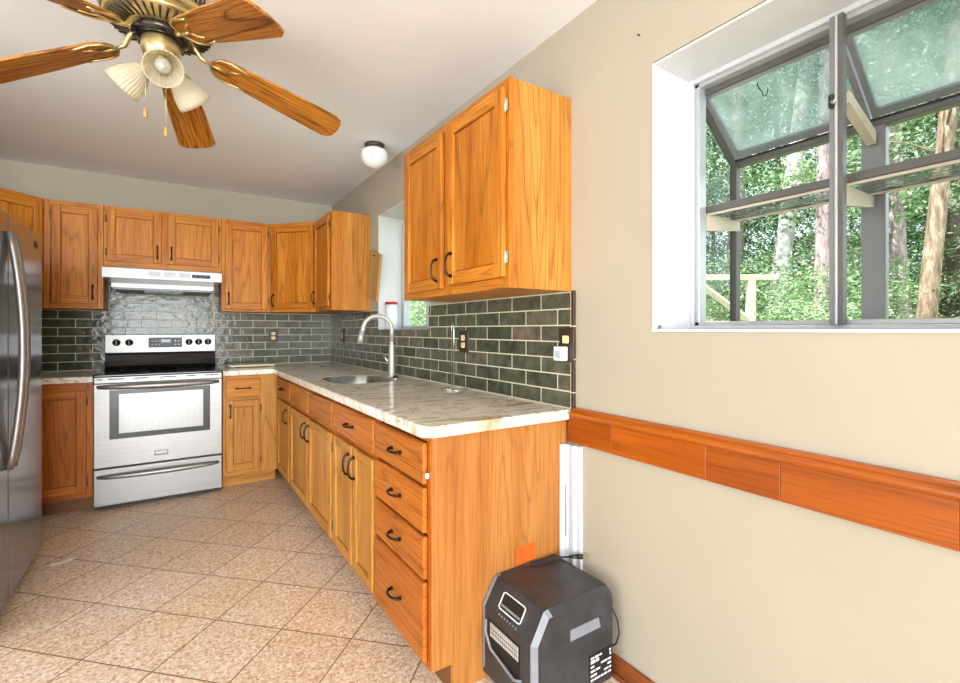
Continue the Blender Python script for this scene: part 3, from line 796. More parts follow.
# ------------------------------------------------------------------ outlets
def outlet(name, label, loc, rz, w_=.075, h_=.118, kind=2):
    r = empty(name, label, 'outlet' if kind else 'switch', loc, rz)
    m = MB(); m.box(-w_ / 2, w_ / 2, -.006, -.0006, -h_ / 2, h_ / 2, 'plate_brown', .0025); m.box(-w_ / 2 + .008, w_ / 2 - .008, -.0075, -.006, -h_ / 2 + .008, h_ / 2 - .008, 'plate_brown', .001); m.build('cover_plate', r)
    if kind == 2:
        for z in (-.020, .020):
            m = MB(); m.box(-.0165, .0165, -.010, -.0072, z - .014, z + .014, 'outlet_ivory', .003); f = m.build('socket', r)
            m = MB(); [m.box(x, x + .002, -.0106, -.0098, z - .003, z + .006, 'rubber_black') for x in (-.007, .005)]; m.build('slots', f)
    elif kind == 0:
        m = MB(); m.box(-.012, .012, -.011, -.0072, -.030, .030, 'outlet_ivory', .002); m.build('rocker', r)
    elif kind == 1:
        m = MB(); m.box(-.0165, .0165, -.010, -.0072, .006, .036, 'outlet_ivory', .003); m.build('socket', r)
    return r
outlet('wall_outlet', 'brown plated double outlet on the far wall tile between range and corner', (-.541, -.0092, 1.172), 0)
outlet('light_switch', 'brown plated rocker switch on sink wall tile near the far corner', (-.0092, -.395, 1.175), -PI / 2, kind=0)
outlet('wall_outlet', 'brown plated outlet behind the wire paper towel holder', (-.0092, -2.545, 1.165), -PI / 2, w_=.10)
outlet('wall_outlet', 'brown plated outlet at the near end of the backsplash', (-.0122, -3.335, 1.168), -PI / 2, w_=.082, h_=.135, kind=1)
r = empty('night_light', 'small white plug-in night light in the nearest brown outlet', 'night light', (-.0222, -3.325, 1.135), -PI / 2)
m = MB(); m.box(-.028, .026, -.03, -.0005, -.03, .026, 'plastic_white', .005, 2); m.build('housing', r)
m = MB(); m.box(-.016, .016, -.0325, -.0295, -.018, .008, 'hood_under', .002); m.build('lens', r)

# ------------------------------------------------------------------ cutting board hung on the wall
cb = empty('cutting_board', 'pale wooden paddle board with finger hole hanging between cabinet and sink window', 'cutting board', (-.004, -1.245, 1.825), -PI / 2)
bm_pts = [(-.085, -.40), (.085, -.40), (.085, 0), (-.085, 0)]
m = MB(); m.bm.free()
hole = [(.020 * math.cos(2 * PI * i / 20), -.045 + .020 * math.sin(2 * PI * i / 20)) for i in range(20)]
m.bm = slab([(-.100, -.36), (.105, -.375), (.115, -.01), (-.110, .01)], 0, .02, hole, .003); m.mats = ['board_wood_z']
bmesh.ops.transform(m.bm, matrix=Matrix.Rotation(R(90), 4, 'X'), verts=m.bm.verts)
o = m.build('board', cb); o.rotation_euler = (0, R(12), 0)
m = MB(); m.tube([(-.004, .003, -.030), (-.004, -.030, -.028)], .005, 'handle_dark', 8); m.build('peg', cb)

# container on the sink window sill
c_ = empty('plastic_tub', 'white plastic tub with red lid on the sink window sill', 'container', (.075, -1.335, W2[2] + .0005))
m = MB(); m.lathe([(0, 0), (.04, 0), (.043, .004), (.045, .190), (.0, .190)], 'plastic_white', seg=28); m.build('tub', c_)
m = MB(); m.lathe([(.0, .210), (.045, .210), (.048, .207), (.048, .1905), (.0, .1905)], 'plastic_red', seg=28); m.build('lid', c_)
fe = MB(); fe.lathe([(0, -.05), (.018, -.045), (.024, -.02), (.02, .01), (.03, .02), (.01, .04), (0, .05)], 'fern_red', (.52, -1.13, 1.33), 16); fe.tube([(.52, -1.13, 1.38), (.52, -1.13, 2.2)], .0012, 'rubber_black', 5)
o = fe.build('hanging_feeder'); tag(o, 'small dark red feeder hanging on a line outside the sink window', 'bird feeder')

# ------------------------------------------------------------------ range
def bow(name, parent, x0, x1, y, z, out, r, mt, n=16, sag=0.0):
    m = MB(); pts = []; rs = []
    for i in range(n + 1):
        t = i / n; s = math.sin(PI * t)
        pts.append((x0 + (x1 - x0) * t, y - .004 - out * s ** .5, z - sag * s)); rs.append(r * (.55 + .45 * s ** .5))
    m.tube(pts, rs, mt, 12); return m.build(name, parent)
RX0, RX1 = -1.7675, -1.0055
st = empty('kitchen_range', 'stainless steel electric range with black glass cooktop against far wall', 'range', (0, 0, 0))
m = MB(); m.box(RX0, RX1, -.60, -.03, .03, .905, 'steel', .002)
for x in (RX0 + .04, RX1 - .06):
    for y in (-.56, -.1): m.box(x, x + .03, y, y + .03, .0, .03, 'rubber_black')
m.build('body', st)
m = MB(); m.box(RX0 - .002, RX1 + .002, -.665, -.09, .905, .926, 'black_enamel', .008, 3); m.prism([(-.09, .915), (-.03, .915), (-.03, 1.045), (-.055, 1.045), (-.075, .99), (-.10, .945), (-.13, .926)], RX0 + .008, RX1 - .008, 'black_enamel', 'x')
ct = m.build('cooktop', st)
for (x, y, r) in ((-1.57, -.5, .105), (-1.2, -.5, .09), (-1.57, -.24, .08), (-1.2, -.24, .1)):
    m = MB(); m.lathe([(r, 0), (r + .002, .0004), (r - .003, .0004)], 'panel_grey', (x, y, .9262), 40); m.build('burner_ring', ct)
m = MB(); m.box(RX0 + .008, RX1 - .008, -.085, -.03, 1.045, 1.19, 'steel', .004, 2); bg_ = m.build('control_panel', st)
m = MB(); m.box(-1.483, -1.255, -.0875, -.0852, 1.085, 1.165, 'panel_grey', .002)
dp = m.build('display', bg_)
m = MB(); m.box(-1.40, -1.335, -.0885, -.0876, 1.125, 1.150, 'black_glass')
for i in range(3):
    for j in range(2): m.box(-1.462 + i * .022, -1.452 + i * .022, -.0885, -.0876, 1.105 + j * .028, 1.111 + j * .028, 'hood_under')
for i in range(2):
    for j in range(2): m.box(-1.305 + i * .022, -1.297 + i * .022, -.0885, -.0876, 1.105 + j * .028, 1.112 + j * .028, 'plastic_white')
m.build('buttons', dp)
for x in (-1.687, -1.607, -1.206, -1.137, -1.069):
    m = MB(); rt = Matrix.Rotation(R(90), 3, 'X')
    m.lathe([(.026, 0), (.026, .004), (.021, .006), (.019, .022), (.0, .023)], 'rubber_black', (x, -.0855, 1.127), 24, rt); k = m.build('knob', bg_)
    m = MB(); m.box(x - .004, x + .004, -.114, -.1085, 1.109, 1.145, 'heater_trim', .001); m.build('knob_grip', k)
m = MB(); m.box(RX0 + .002, RX1 - .002, -.628, -.6005, .862, .903, 'steel', .002)
for x0_, x1_ in ((-1.75, -1.72), (-1.69, -1.60), (-1.55, -1.46), (-1.40, -1.30), (-1.24, -1.18), (-1.12, -1.03)): m.box(x0_, x1_, -.6295, -.627, .885, .892, 'rubber_black')
m.build('vent_strip', st)
m = MB(); m.box(RX0 + .001, RX1 - .001, -.64, -.6005, .288, .860, 'steel', .004, 2); od = m.build('oven_door', st)
m = MB(); m.box(-1.682, -1.085, -.6425, -.639, .478, .812, 'black_glass', .002); ow = m.build('window_surround', od)
m = MB(); m.box(-1.63, -1.13, -.6445, -.6426, .515, .785, 'oven_steel_glass', .0008); m.build('oven_glass', ow)
bow('handle', od, -1.745, -1.03, -.640, .838, .045, .021, 'steel')
m = MB(); m.box(-1.428, -1.348, -.6430, -.6395, .335, .369, 'panel_grey', .001); m.box(-1.424, -1.352, -.6445, -.6428, .341, .367, 'steel', .001); m.build('badge', od)
m = MB(); m.box(RX0 + .001, RX1 - .001, -.64, -.6005, .03, .278, 'steel', .004, 2); dr = m.build('storage_drawer', st)
bow('handle', dr, -1.745, -1.03, -.638, .228, .04, .019, 'steel')
m = MB(); m.box(RX0 + .004, RX1 - .004, -.625, -.60, .012, .0298, 'rubber_black'); m.box(RX0 + .003, RX1 - .003, -.612, -.6, .278, .288, 'rubber_black'); m.build('gap_seal', st)

# range hood
hd = empty('range_hood', 'white under-cabinet range hood above the range', 'range hood', (0, 0, 0))
m = MB(); m.prism([(-.010, 1.699), (-.306, 1.699), (-.49, 1.672), (-.50, 1.668), (-.50, 1.60), (-.43, 1.565), (-.43, 1.535), (-.010, 1.535)], -1.69, -1.05, 'white_enamel', 'x')
m.prism([(-.010, 1.699), (-.306, 1.699), (-.49, 1.672), (-.50, 1.668), (-.50, 1.60), (-.01, 1.60)], -1.736, -1.6902, 'white_enamel', 'x'); m.prism([(-.010, 1.699), (-.306, 1.699), (-.49, 1.672), (-.50, 1.668), (-.50, 1.60), (-.01, 1.60)], -1.0498, -.997, 'white_enamel', 'x')
m.build('hood_shell', hd)
m = MB()
for i in range(3):
    x = -1.47 + i * .095
    for j in range(6): m.box(x, x + .075, -.5018, -.4995, 1.623 + j * .006, 1.6255 + j * .006, 'filter_grey')
m.build('vent_slots', hd)
m = MB(); m.box(-1.197, -1.075, -.503, -.4995, 1.622, 1.648, 'rubber_black', .001); sw = m.build('switch_panel', hd)
m = MB(); [m.box(-1.185 + i * .035, -1.165 + i * .035, -.506, -.503, 1.628, 1.641, 'panel_grey', .001) for i in range(3)]; m.build('switches', sw)
m = MB(); m.box(-1.68, -1.06, -.42, -.03, 1.520, 1.5345, 'filter_grey', .002); m.box(-1.50, -1.25, -.425, -.20, 1.512, 1.5205, 'black_glass', .002); m.build('grease_filter', hd)

# ------------------------------------------------------------------ refrigerator (faces +x)
FX = -1.917; FY1 = -1.254; FY0 = -2.17; FS = -1.884
fr = empty('refrigerator', 'tall stainless steel side-by-side refrigerator at the left edge', 'refrigerator', (0, 0, 0))
m = MB(); m.box(LW + .02, FX - .065, FY0 + .004, FY1 - .004, .05, 1.715, 'steel_side', .004); m.build('cabinet', fr)
for (a, b, nm) in ((FS + .003, FY1, 'far'), (FY0, FS - .003, 'near')):
    m = MB(); m.box(FX - .06, FX, a, b, .055, 1.733, 'steel_fridge', .006, 3); d = m.build('door', fr)
    hy = FS + .037 if nm == 'far' else FS - .03
    m = MB(); pts = []
    for i in range(19):
        t = i / 18; s = math.sin(PI * t); pts.append((FX + .008 + .044 * s ** .8, hy, .628 + (1.648 - .628) * t))
    m.tube(pts, [.0135] * 19, 'steel', 12); m.build('handle', d)
    if nm == 'far':
        m = MB(); y_ = -1.395; z_ = 1.668
        m.tube([(FX + .003, y_ + .022 * math.cos(a_), z_ + .014 * math.sin(a_)) for a_ in [i * .35 for i in range(-2, 13)]], .0012, 'rubber_black', 6)
        m.tube([(FX + .003, y_ - .024, z_ + .02), (FX + .003, y_ - .005, z_ + .002), (FX + .003, y_ + .02, z_ - .018)], .0018, 'rubber_black', 6)
        m.build('emblem', d)
m = MB(); m.box(FX - .062, FX - .02, FS - .0028, FS + .0028, .06, 1.72, 'rubber_black'); m.build('door_seal', fr)
m = MB(); m.box(FX - .30, FX - .03, FY0 + .02, FY1 - .02, .02, .05, 'foot_dark')
m.tube([(FX - .045, FY1 - .07, .001), (FX - .045, FY1 - .07, .03)], .018, 'foot_dark', 12); m.tube([(FX - .045, FY0 + .07, .001), (FX - .045, FY0 + .07, .03)], .018, 'foot_dark', 12); m.build('base_grille', fr)

# ------------------------------------------------------------------ ceiling fan
HX, HY = -1.356, -2.664
fan = empty('ceiling_fan', 'brass ceiling fan with five oak blades and three glass lamp shades', 'ceiling fan', (HX, HY, 0))
m = MB(); m.lathe([(.0, CEIL - .001), (.085, CEIL - .001), (.095, 2.445), (.10, 2.425), (.125, 2.42), (.158, 2.405), (.165, 2.39), (.165, 2.365), (.178, 2.352), (.180, 2.342), (.172, 2.332), (.150, 2.326), (.0, 2.326)], 'brass', seg=56); mt_ = m.build('motor_housing', fan)
m = MB()
for k in range(56):
    a = 2 * PI * k / 56; c_a, s_a = math.cos(a), math.sin(a)
    m.tube([(.1668 * c_a, .1668 * s_a, 2.368), (.1665 * c_a, .1665 * s_a, 2.402)], .003, 'rubber_black', 5)
m.build('filigree_band', mt_)
m = MB(); m.lathe([(.150, 2.3265), (.168, 2.322), (.160, 2.308), (.110, 2.296), (.085, 2.292), (.0, 2.292)], 'brass', seg=56); m.build('vent_skirt', mt_)
m = MB()
for k in range(40):
    a = 2 * PI * k / 40; c_a, s_a = math.cos(a), math.sin(a)
    m.tube([(.102 * c_a, .102 * s_a, 2.2935), (.155 * c_a, .155 * s_a, 2.3055)], [.0025, .0048], 'rubber_black', 5)
m.build('vent_openings', mt_)
m = MB(); m.lathe([(.0, 2.2915), (.088, 2.2915), (.088, 2.272), (.06, 2.266), (.0, 2.266)], 'black_enamel', seg=40)
m.build('flywheel', fan)
m = MB(); m.lathe([(0, 2.2655), (.054, 2.2655), (.060, 2.258), (.060, 2.222), (.056, 2.214), (.050, 2.196), (.042, 2.188), (0, 2.185)], 'brass', seg=40); lk = m.build('light_kit', fan)
def blade_pts(n=12):
    # outline in blade plane: x radial 0..L
    L = .502; out = []
    w0, w1 = .056, .078
    pts = []
    for i in range(n + 1):
        a = PI / 2 + PI * i / n
        pts.append((.055 + .055 * math.cos(a), w0 * math.sin(a)))
    pts += [(L * .5, -(w0 + (w1 - w0) * .62))]
    pts += [(L - .035, -w1), (L - .012, -w1 + .012), (L, -w1 + .035), (L + .004, 0), (L, w1 - .035), (L - .012, w1 - .012), (L - .035, w1), (L * .5, (w0 + (w1 - w0) * .62))]
    return pts
droop = math.atan2(.125, .50)
for k in range(5):
    a = .094 + k * R(72)
    Tm = Matrix.Rotation(a, 4, 'Z') @ Matrix.Translation((.162, 0, 2.240)) @ Matrix.Rotation(droop, 4, 'Y') @ Matrix.Rotation(R(-11), 4, 'X')
    m = MB(); m.prism(blade_pts(), -.004, .004, 'blade_wood_x', 'z'); b_ = m.build('blade', fan); b_.matrix_local = Tm
    m = MB()
    zz = -.007
    # scrolled iron: rim following the rounded root, plus inner scrolls
    m.tube([(.13, .050, zz), (.10, .052, zz), (.055, .058, zz), (.02, .048, zz), (0, .02, zz), (-.004, 0, zz), (0, -.02, zz), (.02, -.048, zz), (.055, -.058, zz), (.10, -.052, zz), (.13, -.050, zz)], .0042, 'brass', 6)
    m.tube([(.095, .030, zz), (.07, .020, zz), (.05, 0, zz), (.07, -.020, zz), (.095, -.030, zz)], .0036, 'brass', 6)
    m.tube([(0, 0, zz), (.05, 0, zz)], .006, 'brass', 6)
    m.tube([(-.004, 0, zz), (-.035, 0, -.004), (-.06, 0, .022), (-.10, 0, .045)], [.007, .008, .010, .011], 'brass', 8)
    br_ = m.build('blade_iron', b_)
def shade(az, tilt, dist):
    ar = Matrix.Rotation(az, 4, 'Z') @ Matrix.Rotation(-tilt, 4, 'Y')   # local -z is the opening direction
    base_ = Matrix.Translation((0, 0, 2.212)) @ ar @ Matrix.Translation((0, 0, -dist))
    mr = base_
    m = MB(); m.lathe([(0, .02), (.018, .02), (.024, .012), (.026, -.004), (.024, -.012), (.0, -.012)], 'brass', seg=24)
    m.tube([(0, 0, .015), (0, 0, dist * .75)], .011, 'brass', 10); ho = m.build('lamp_holder', lk); ho.matrix_local = mr
    m = MB(); pr_ = [(.024, -.010), (.030, -.022), (.043, -.045), (.053, -.070), (.058, -.095), (.060, -.112)]
    m.lathe(pr_ + [(r_ - .003, z_) for r_, z_ in pr_[::-1]], 'ribbed_lamp_glass', seg=120, wobble=(.03, 30)); s2 = m.build('lamp_shade', ho)
    m = MB(); m.lathe([(0, -.012), (.012, -.014), (.014, -.035), (.024, -.058), (.026, -.07), (.020, -.085), (0, -.092)], 'bulb_glass', seg=20); m.build('bulb', ho)
cam_az = math.atan2(-4.707 - HY, -1.321 - HX)
for az, ti, di in ((cam_az + .05, R(52), .065), (cam_az + .05 + R(120), R(48), .065), (cam_az + .05 - R(120), R(48), .065)):
    shade(az + PI, -ti, di)
for (dx_, dy_, ze) in ((-.045, -.01, 2.01), (.015, -.015, 1.955)):
    m = MB(); m.tube([(dx_, dy_, 2.20), (dx_, dy_, ze)], .0011, 'brass', 5); pc = m.build('pull_chain', fan)
    m = MB(); m.lathe([(0, 0), (.004, -.002), (.006, -.012), (.0075, -.026), (.005, -.034), (0, -.036)], 'oak_wood' if False else 'board_wood_z', (dx_, dy_, ze), 12); m.build('pull_knob', pc)

# ceiling dome light
cl = empty('ceiling_light', 'small white globe ceiling light near the sink wall', 'ceiling light', (-.205, -1.725, 0))
m = MB(); m.lathe([(0, CEIL - .001), (.062, CEIL - .001), (.066, CEIL - .006), (.060, CEIL - .03), (.0, CEIL - .03)], 'plate_brown', seg=32); m.build('canopy', cl)
m = MB(); m.lathe([(.052, CEIL - .028), (.066, 2.412)] + [(.088 * math.cos(R(t_)), 2.372 + .078 * math.sin(R(t_))) for t_ in range(28, -91, -9)], 'opal_glass', seg=36); m.build('globe', cl)

# ------------------------------------------------------------------ space heater
hx0, hx1, hy0, hy1, hz = -.410, -.047, -3.605, -3.332, .355
ht = empty('space_heater', 'black boxy portable heater with grey chamfered trim on floor at end of cabinets', 'heater', (0, 0, 0))
# profile seen from the side (x, z): chamfered top front, cut top rear
prof = [(hx0, .035), (hx0, .265), (hx0 + .052, hz - .004), (hx0 + .07, hz), (hx1 - .03, hz), (hx1, hz - .045), (hx1, .035), (hx1 - .01, .025), (hx0 + .012, .025)]
m = MB(); m.prism(prof, hy0 + .012, hy1, 'heater_black', 'y'); hb = m.build('housing', ht)
# near side frame: grey chamfered rim, then recessed black side plate
inner = [(hx0 + .022, .045), (hx0 + .020, .260), (hx0 + .064, hz - .022), (hx0 + .08, hz - .022), (hx1 - .036, hz - .022), (hx1 - .012, hz - .055), (hx1 - .012, .045)]
outer = [(hx0, .035), (hx0, .265), (hx0 + .052, hz - .004), (hx0 + .07, hz), (hx1 - .03, hz), (hx1, hz - .045), (hx1, .035)]
m = MB(); mi = m.mi('heater_trim')
A = [m.bm.verts.new((x, hy0 + .0119, z)) for x, z in outer]; B = [m.bm.verts.new((x, hy0, z)) for x, z in inner]
for i in range(6):
    m.bm.faces.new((A[i], A[i + 1], B[i + 1], B[i]))
m.bm.faces.new((A[6], A[0], B[0], B[6]))
for f in list(m.bm.faces)[3:6]: f.material_index = m.mi('heater_black')
m.build('side_rim', ht)
hw = (-.255, -.115, .228, .268)
m = MB(); a_, b_2 = hy0, hy0 + .006
k_ = 'heater_black'
o_pts = inner
# side plate built around the hand-hold pocket
m.box(hx0 + .022, hx1 - .012, a_ + .0005, b_2 + .006, .045, hw[2], k_)
m.box(hx0 + .022, hw[0], a_ + .0005, b_2 + .006, hw[2], .238, k_)
m.prism([(hx0 + .022, .238), (hx0 + .022, .262), (hx0 + .066, hz - .023), (hw[0], hz - .022), (hw[0], .238)], a_ + .0005, b_2 + .006, k_, 'y')
m.box(hw[0], hw[1], a_ + .0005, b_2 + .006, hw[3], hz - .022, k_)
m.prism([(hw[1], hw[2]), (hx1 - .012, hw[2]), (hx1 - .012, hz - .055), (hx1 - .036, hz - .022), (hw[1], hz - .022)], a_ + .0005, b_2 + .006, k_, 'y')
m.build('side_panel', ht)
m = MB(); m.prism([(a_ + .001, hw[2]), (b_2 + .005, hw[2] + .03), (b_2 + .005, hw[2])], hw[0], hw[1], 'heater_trim', 'x'); m.box(hw[0], hw[1], b_2 + .0045, b_2 + .0062, hw[2], hw[3], 'heater_dark'); m.build('hand_hold', ht)
# far side trim strip
m = MB(); m.prism([(hx0 - .001, .05), (hx0 - .001, .266), (hx0 + .051, hz - .002), (hx0 + .07, hz + .001), (hx0 + .072, hz - .01), (hx0 + .058, hz - .014), (hx0 + .008, .26), (hx0 + .008, .05)], hy1 - .012, hy1 - .0, 'heater_trim', 'y'); m.build('far_rim', ht)
# display on the sloped face
sl = Vector((.052, 0, .086)).normalized(); sn = Vector((-.086, 0, .052)).normalized()
def on_slope(u, y, n=0.0):
    p_ = Vector((hx0, y, .265)) + sl * u + sn * n; return p_
m = MB(); mi = m.mi('heater_dark')
def quad_box(mb, u0, u1, ya, yb, n0, n1, mt):
    i_ = mb.mi(mt); vs = [mb.bm.verts.new(on_slope(u, y, n)) for n in (n0, n1) for y in (ya, yb) for u in (u0, u1)]
    for f in ((0, 2, 3, 1), (4, 5, 7, 6), (0, 1, 5, 4), (2, 6, 7, 3), (0, 4, 6, 2), (1, 3, 7, 5)): mb.bm.faces.new([vs[i] for i in f]).material_index = i_
yc = (hy0 + hy1) / 2 + .002
quad_box(m, .030, .076, yc - .055, yc + .055, .0005, .002, 'heater_dark'); dsp = m.build('display', ht)
m = MB(); rp = []
for (u, y) in ((.027, yc - .05), (.027, yc + .05), (.031, yc + .058), (.074, yc + .058), (.079, yc + .05), (.079, yc - .05), (.074, yc - .058), (.031, yc - .058), (.027, yc - .05)): rp.append(on_slope(u, y, .003))
m.tube(rp, .0022, 'plastic_white', 6, cap=False)
quad_box(m, .036, .043, yc - .05, yc + .05, .002, .003, 'heater_trim'); m.build('display_border', dsp)
m = MB()
for i in range(7): quad_box(m, .008, .013, yc - .05 + i * .015, yc - .044 + i * .015, .0005, .002, 'heater_trim')
m.build('buttons', ht)
# outlet grille on the front face
m = MB(); m.box(hx0 - .001, hx0 + .001, yc - .075, yc + .10, .12, .235, 'heater_dark'); og = m.build('air_outlet', ht)
m = MB(); m.box(hx0 - .003, hx0 - .0012, yc - .072, yc + .085, .185, .232, 'heater_dark')
for i in range(15): m.box(hx0 - .006, hx0 - .003, yc - .070 + i * .0105, yc - .0648 + i * .0105, .186, .231, 'heater_grille')
for z in (.200, .214): m.box(hx0 - .0065, hx0 - .006, yc - .07, yc + .083, z, z + .002, 'heater_dark')
m.build('grille', og)
m = MB(); m.tube([(hx0 - .002, yc + .112, .225), (hx0 - .006, yc + .110, .185), (hx0 - .008, yc + .075, .145), (hx0 - .008, yc - .055, .120), (hx0 - .002, yc - .085, .132)], .005, 'heater_trim', 6); m.build('outlet_lip', og)
for x in (hx0 + .03, hx1 - .05):
    for y in (hy0 + .03, hy1 - .05):
        m = MB(); m.tube([(x + .01, y, .0135), (x + .01, y + .018, .0135)], .013, 'rubber_black', 14); m.box(x + .002, x + .018, y + .002, y + .016, .018, .027, 'rubber_black'); m.build('caster', ht)
m = MB(); m.box(-.172, -.062, hy0 - .0012, hy0 + .0004, .055, .15, 'label_black'); lb = m.build('warning_label', ht)
m = MB(); random.seed(4)
for j in range(6):
    z = .136 - j * .0145; x = -.165
    while x < -.072:
        L_ = random.uniform(.010, .03)
        if random.random() < .8: m.box(x, min(x + L_, -.068), hy0 - .0018, hy0 - .0012, z, z + (.010 if j == 1 else .006), 'plastic_white')
        x += L_ + .004
m.build('label_print', lb)
m = MB()
m.tube([(-.24, -3.338, .30), (-.235, -3.345, .362), (-.19, -3.36, .361), (-.14, -3.37, .361), (-.09, -3.375, .362), (-.055, -3.40, .366)], .0035, 'rubber_black', 8)
m.tube([(-.06, -3.396, .366), (-.035, -3.418, .368)], [.006, .009], 'rubber_black', 8)
m.tube([(-.035, -3.418, .368), (-.022, -3.429, .369)], .0095, 'rubber_black', 8)
pc = m.build('power_cord', ht)
m = MB(); m.tube([(-.024, -3.425, .366), (-.008, -3.438, .367)], .002, 'brass', 6); m.tube([(-.022, -3.431, .374), (-.006, -3.444, .375)], .002, 'brass', 6); m.build('plug_prongs', pc)
m = MB(); m.tube([(-.052, -3.56, .25), (-.035, -3.585, .252), (-.028, -3.60, .22), (-.030, -3.61, .18), (-.035, -3.60, .14), (-.052, -3.57, .11)], .003, 'rubber_black', 8); m.build('power_cord', ht)
m = MB(); m.box(-.262, -.170, -3.3305, -3.3296, .362, .425, 'orange_tag'); o = m.build('orange_tag'); tag(o, 'bright orange paper tag stuck on end panel just above the heater', 'tag')

# white vinyl corner piece standing against the wall
m = MB()
m.prism([(-.0005, -3.331), (-.050, -3.331), (-.050, -3.338), (-.030, -3.342), (-.030, -3.351), (-.022, -3.354), (-.020, -3.368), (-.028, -3.372), (-.028, -3.384), (-.014, -3.388), (-.014, -3.408), (-.0005, -3.408)], .0765, .778, 'white_vinyl', 'z')
m.box(-.0305, -.0298, -3.349, -3.344, .42, .62, 'filter_grey')
o = m.build('white_trim_offcut'); tag(o, 'white ribbed vinyl trim length standing upright between end panel and wall', 'trim')
m = MB(); m.prism([(-1.86, -1.43), (-1.79, -1.38), (-1.76, -1.40), (-1.80, -1.44)], .001, .003, 'paper_white', 'z')
o = m.build('paper_scrap'); tag(o, 'small white scrap lying on the floor tile beside the refrigerator', 'scrap')

# ------------------------------------------------------------------ outside
def terrain_z(x, y): return .1 + max(0, x - 1.0) * .16
m = MB(); m.mi('forest_floor'); N = 24; gr = []
for i in range(N + 1):
    row = []
    for j in range(N + 1):
        x = .5 + 24 * i / N; y = -14 + 30 * j / N
        row.append(m.bm.verts.new((x, y, terrain_z(x, y) + .08 * math.sin(x * 2.1 + y * 1.3))))
    gr.append(row)
for i in range(N):
    for j in range(N):
        f = m.bm.faces.new((gr[i][j], gr[i + 1][j], gr[i + 1][j + 1], gr[i][j + 1])); f.smooth = True
o = m.build('forest_ground', recalc=True); tag(o, kind='structure')

random.seed(11)
def leaf_mesh(name, n, size, shape, mt):
    """leaf blades scattered through a crown volume; shape(i) -> centre"""
    vs = []; fs = []
    for i in range(n):
        c = shape(); s = size * random.uniform(.6, 1.4)
        u = Vector((random.gauss(0, 1), random.gauss(0, 1), random.gauss(0, .5))).normalized()
        v = u.cross(Vector((random.gauss(0, .6), random.gauss(0, .6), 1))).normalized()
        b = len(vs)
        vs += [c - u * s, c + v * s * .45, c + u * s, c - v * s * .45]
        fs.append((b, b + 1, b + 2, b + 3))
    me = bpy.data.meshes.new(name); me.from_pydata(vs, [], fs); me.materials.append(M[mt]); me.update()
    return me
def crown(rx, rz, zc, clumps=60):
    cs = []
    for _ in range(clumps):
        a = random.uniform(0, 2 * PI); r = rx * math.sqrt(random.random()); z = zc + random.uniform(-rz, rz)
        k = max(.25, 1 - ((z - zc) / rz) ** 2) ** .5
        cs.append((Vector((r * math.cos(a) * k, r * math.sin(a) * k, z)), random.uniform(.25, .55)))
    def f():
        c, r = random.choice(cs)
        return c + Vector((random.gauss(0, r * .7), random.gauss(0, r * .7), random.gauss(0, r * .28)))
    return f
crowns = [leaf_mesh('foliage', 15000, .038, crown(1.9, 3.4, 3.4, 90), 'leaf_green'),
          leaf_mesh('foliage', 15000, .038, crown(2.1, 3.6, 3.6, 90), 'leaf_dark'),
          leaf_mesh('foliage', 14000, .038, crown(1.8, 3.6, 4.0, 120), 'leaf_pale')]
bushes = [leaf_mesh('foliage', 5000, .024, crown(.8, .5, .55, 26), 'leaf_pale'), leaf_mesh('foliage', 5000, .026, crown(.9, .6, .6, 26), 'leaf_green')]
def trunk(parent, r0, r1, h, lean, mt, n=10, limbs=0):
    m = MB(); pts = [(lean[0] * t * h + .05 * r0 * math.sin(7 * t), lean[1] * t * h + .1 * r0 * math.sin(5 * t + 1), t * h) for t in [i / n for i in range(n + 1)]]
    m.tube(pts, [r0 * (1.25 if i == 0 else 1) + (r1 - r0) * i / n for i in range(n + 1)], mt, 14)
    o = m.build('trunk', parent)
    for i in range(limbs):
        z = h * random.uniform(.3, .9); a = random.uniform(0, 2 * PI); L = random.uniform(.5, 1.3)
        b = Vector((lean[0] * z, lean[1] * z, z)); e = b + Vector((math.cos(a) * L, math.sin(a) * L, random.uniform(-.1, .35)))
        m = MB(); m.tube([b, (b + e) / 2 + Vector((0, 0, .05)), e], [r1 * .28, r1 * .18, .006], mt, 6); m.build('branch', parent)
    return o
def tree(label, x, y, r0, h, lean, bark, cr=None, scale=1.0, dz=0, rot=0, group=None, limbs=0):
    z = terrain_z(x, y) - .15
    t = empty('forest_tree', label, 'tree', (x, y, z), 0, group)
    trunk(t, r0, r0 * .65, h, lean, bark, limbs=limbs)
    if cr is not None:
        o = bpy.data.objects.new('foliage', crowns[cr]); COL.objects.link(o); o.parent = t
        o.location = (lean[0] * 3, lean[1] * 3, dz); o.rotation_euler = (0, 0, rot); o.scale = (scale,) * 3
    return t
tree('whitish mottled tree trunk leaning right, beside the deck railing outside garden window', 7.22, -.73, .14, 8.5, (.10, -.065), 'bark_birch', 2, .8, 5.2, .5)
tree('straight purplish grey trunk just left of the garden window mullion', 6.76, -1.63, .11, 8.5, (.012, -.01), 'bark_pine', 1, .8, 5.4, 2)
tree('thick brown leaning tree trunk at the right of the garden window', 6.66, -2.78, .105, 7, (.09, -.055), 'bark_brown', 1, .8, 4.4, 4, limbs=12)
tree('dark tree trunk standing just behind the thick brown leaning trunk', 9.9, -2.45, .17, 8, (-.05, .03), 'bark_dark', 0, 1.0, 4.5, 1, limbs=8)
G = 'background trees in the woods'
GL = 'slender leafy tree in the dense green woods beyond the windows'
random.seed(5)
cnt = 0
spots = []
for i in range(34):
    d = random.uniform(10.0, 19); th = R(random.uniform(14, 84))
    x = -1.3 + d * math.sin(th); y = -4.7 + d * math.cos(th)
    if x < 4.0: continue
    spots.append((x, y))
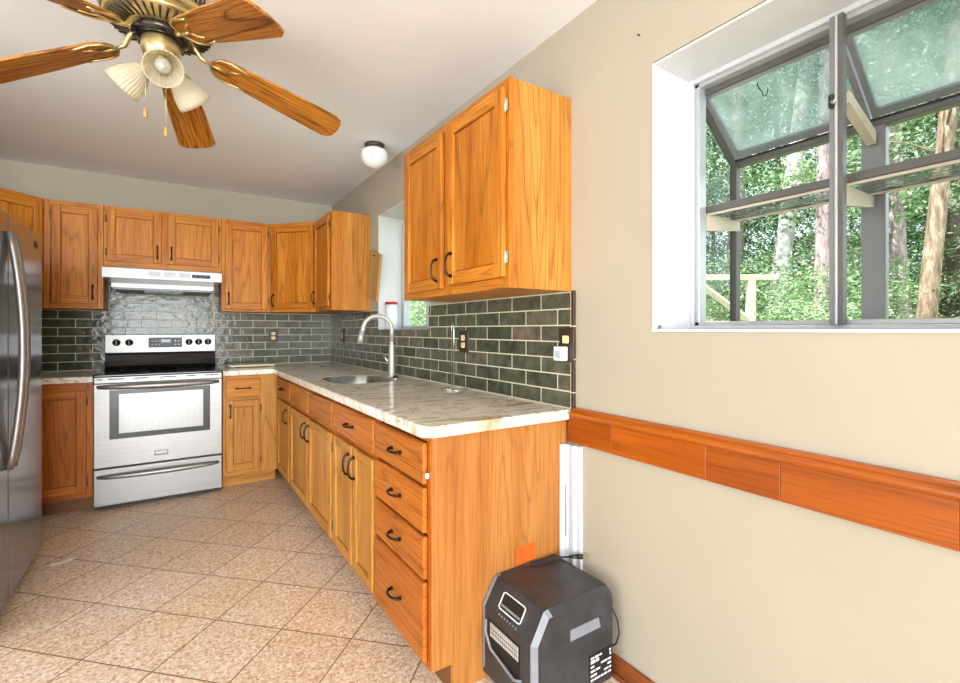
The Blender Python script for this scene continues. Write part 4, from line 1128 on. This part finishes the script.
for k in range(16):
    th = R(16 + 68 * k / 15); d = 17.5 + 1.5 * (k % 2)
    spots.append((-1.3 + d * math.sin(th), -4.7 + d * math.cos(th)))
for (x, y) in spots:
    tree(GL, x, y, random.uniform(.06, .15), random.uniform(8, 10), (random.uniform(-.04, .04), random.uniform(-.04, .04)), random.choice(['bark_dark', 'bark_brown', 'bark_pine', 'bark_dark', 'bark_birch']), random.choice([0, 0, 1, 1, 2]), random.uniform(1.0, 1.35), random.uniform(-1.2, 1.6), random.uniform(0, 6), G)
for (x, y, c, s_, dz) in ((5.4, .9, 0, .8, 0.2), (6.0, 2.6, 2, .8, 0.0), (4.9, 3.9, 0, .8, 0.2), (4.4, 2.4, 1, .7, 0.6)):
    tree(GL, x, y, .06, 7, (0, 0), 'bark_dark', c, s_, dz, 1 + x, G)
BL = 'leafy understory bush growing low in the woods beyond the windows'
for i in range(44):
    d = random.uniform(7.5, 15); th = R(random.uniform(16, 84))
    x = -1.3 + d * math.sin(th); y = -4.7 + d * math.cos(th)
    if x < 2.6: continue
    if (x - 4.8) ** 2 + (y + 1.5) ** 2 < 1.6: continue
    o = bpy.data.objects.new('understory_bush', random.choice(bushes)); COL.objects.link(o)
    o.location = (x, y, terrain_z(x, y) - .1); o.rotation_euler = (0, 0, random.uniform(0, 6)); s_ = random.uniform(.8, 1.5); o.scale = (s_, s_, s_ * .9)
    tag(o, BL, 'bush', 'understory bushes')
# deck railing outside
rl = empty('deck_railing', 'pale wooden railing with diagonal brace outside left of the garden window', 'railing', (0, 0, 0))
ra = Vector((3.62, -.76)); rb = Vector((5.12, -1.74)); dd = (rb - ra).normalized(); ang = math.atan2(dd.y, dd.x)
def rpart(name, u0, u1, z0_, z1_, th=.05):
    m = MB(); m.box(u0, u1, -th / 2, th / 2, z0_, z1_, 'deck_wood_x', .004); o = m.build(name, rl); o.location = (ra.x, ra.y, 0); o.rotation_euler = (0, 0, ang); return o
Lr = (rb - ra).length
rpart('top_rail', 0, Lr, 1.86, 1.93, .07)
for u in (.0, Lr - .36): rpart('post', u, u + .09, .4, 1.86, .085)
m = MB(); m.tube([(.74, 0, 1.88), (1.44, 0, 1.36)], .045, 'deck_wood_x', 4, smooth=False); o = m.build('brace', rl); o.location = (ra.x, ra.y, 0); o.rotation_euler = (0, 0, ang)
rpart('deck_edge', -.1, Lr + .1, 1.18, 1.34, .07)
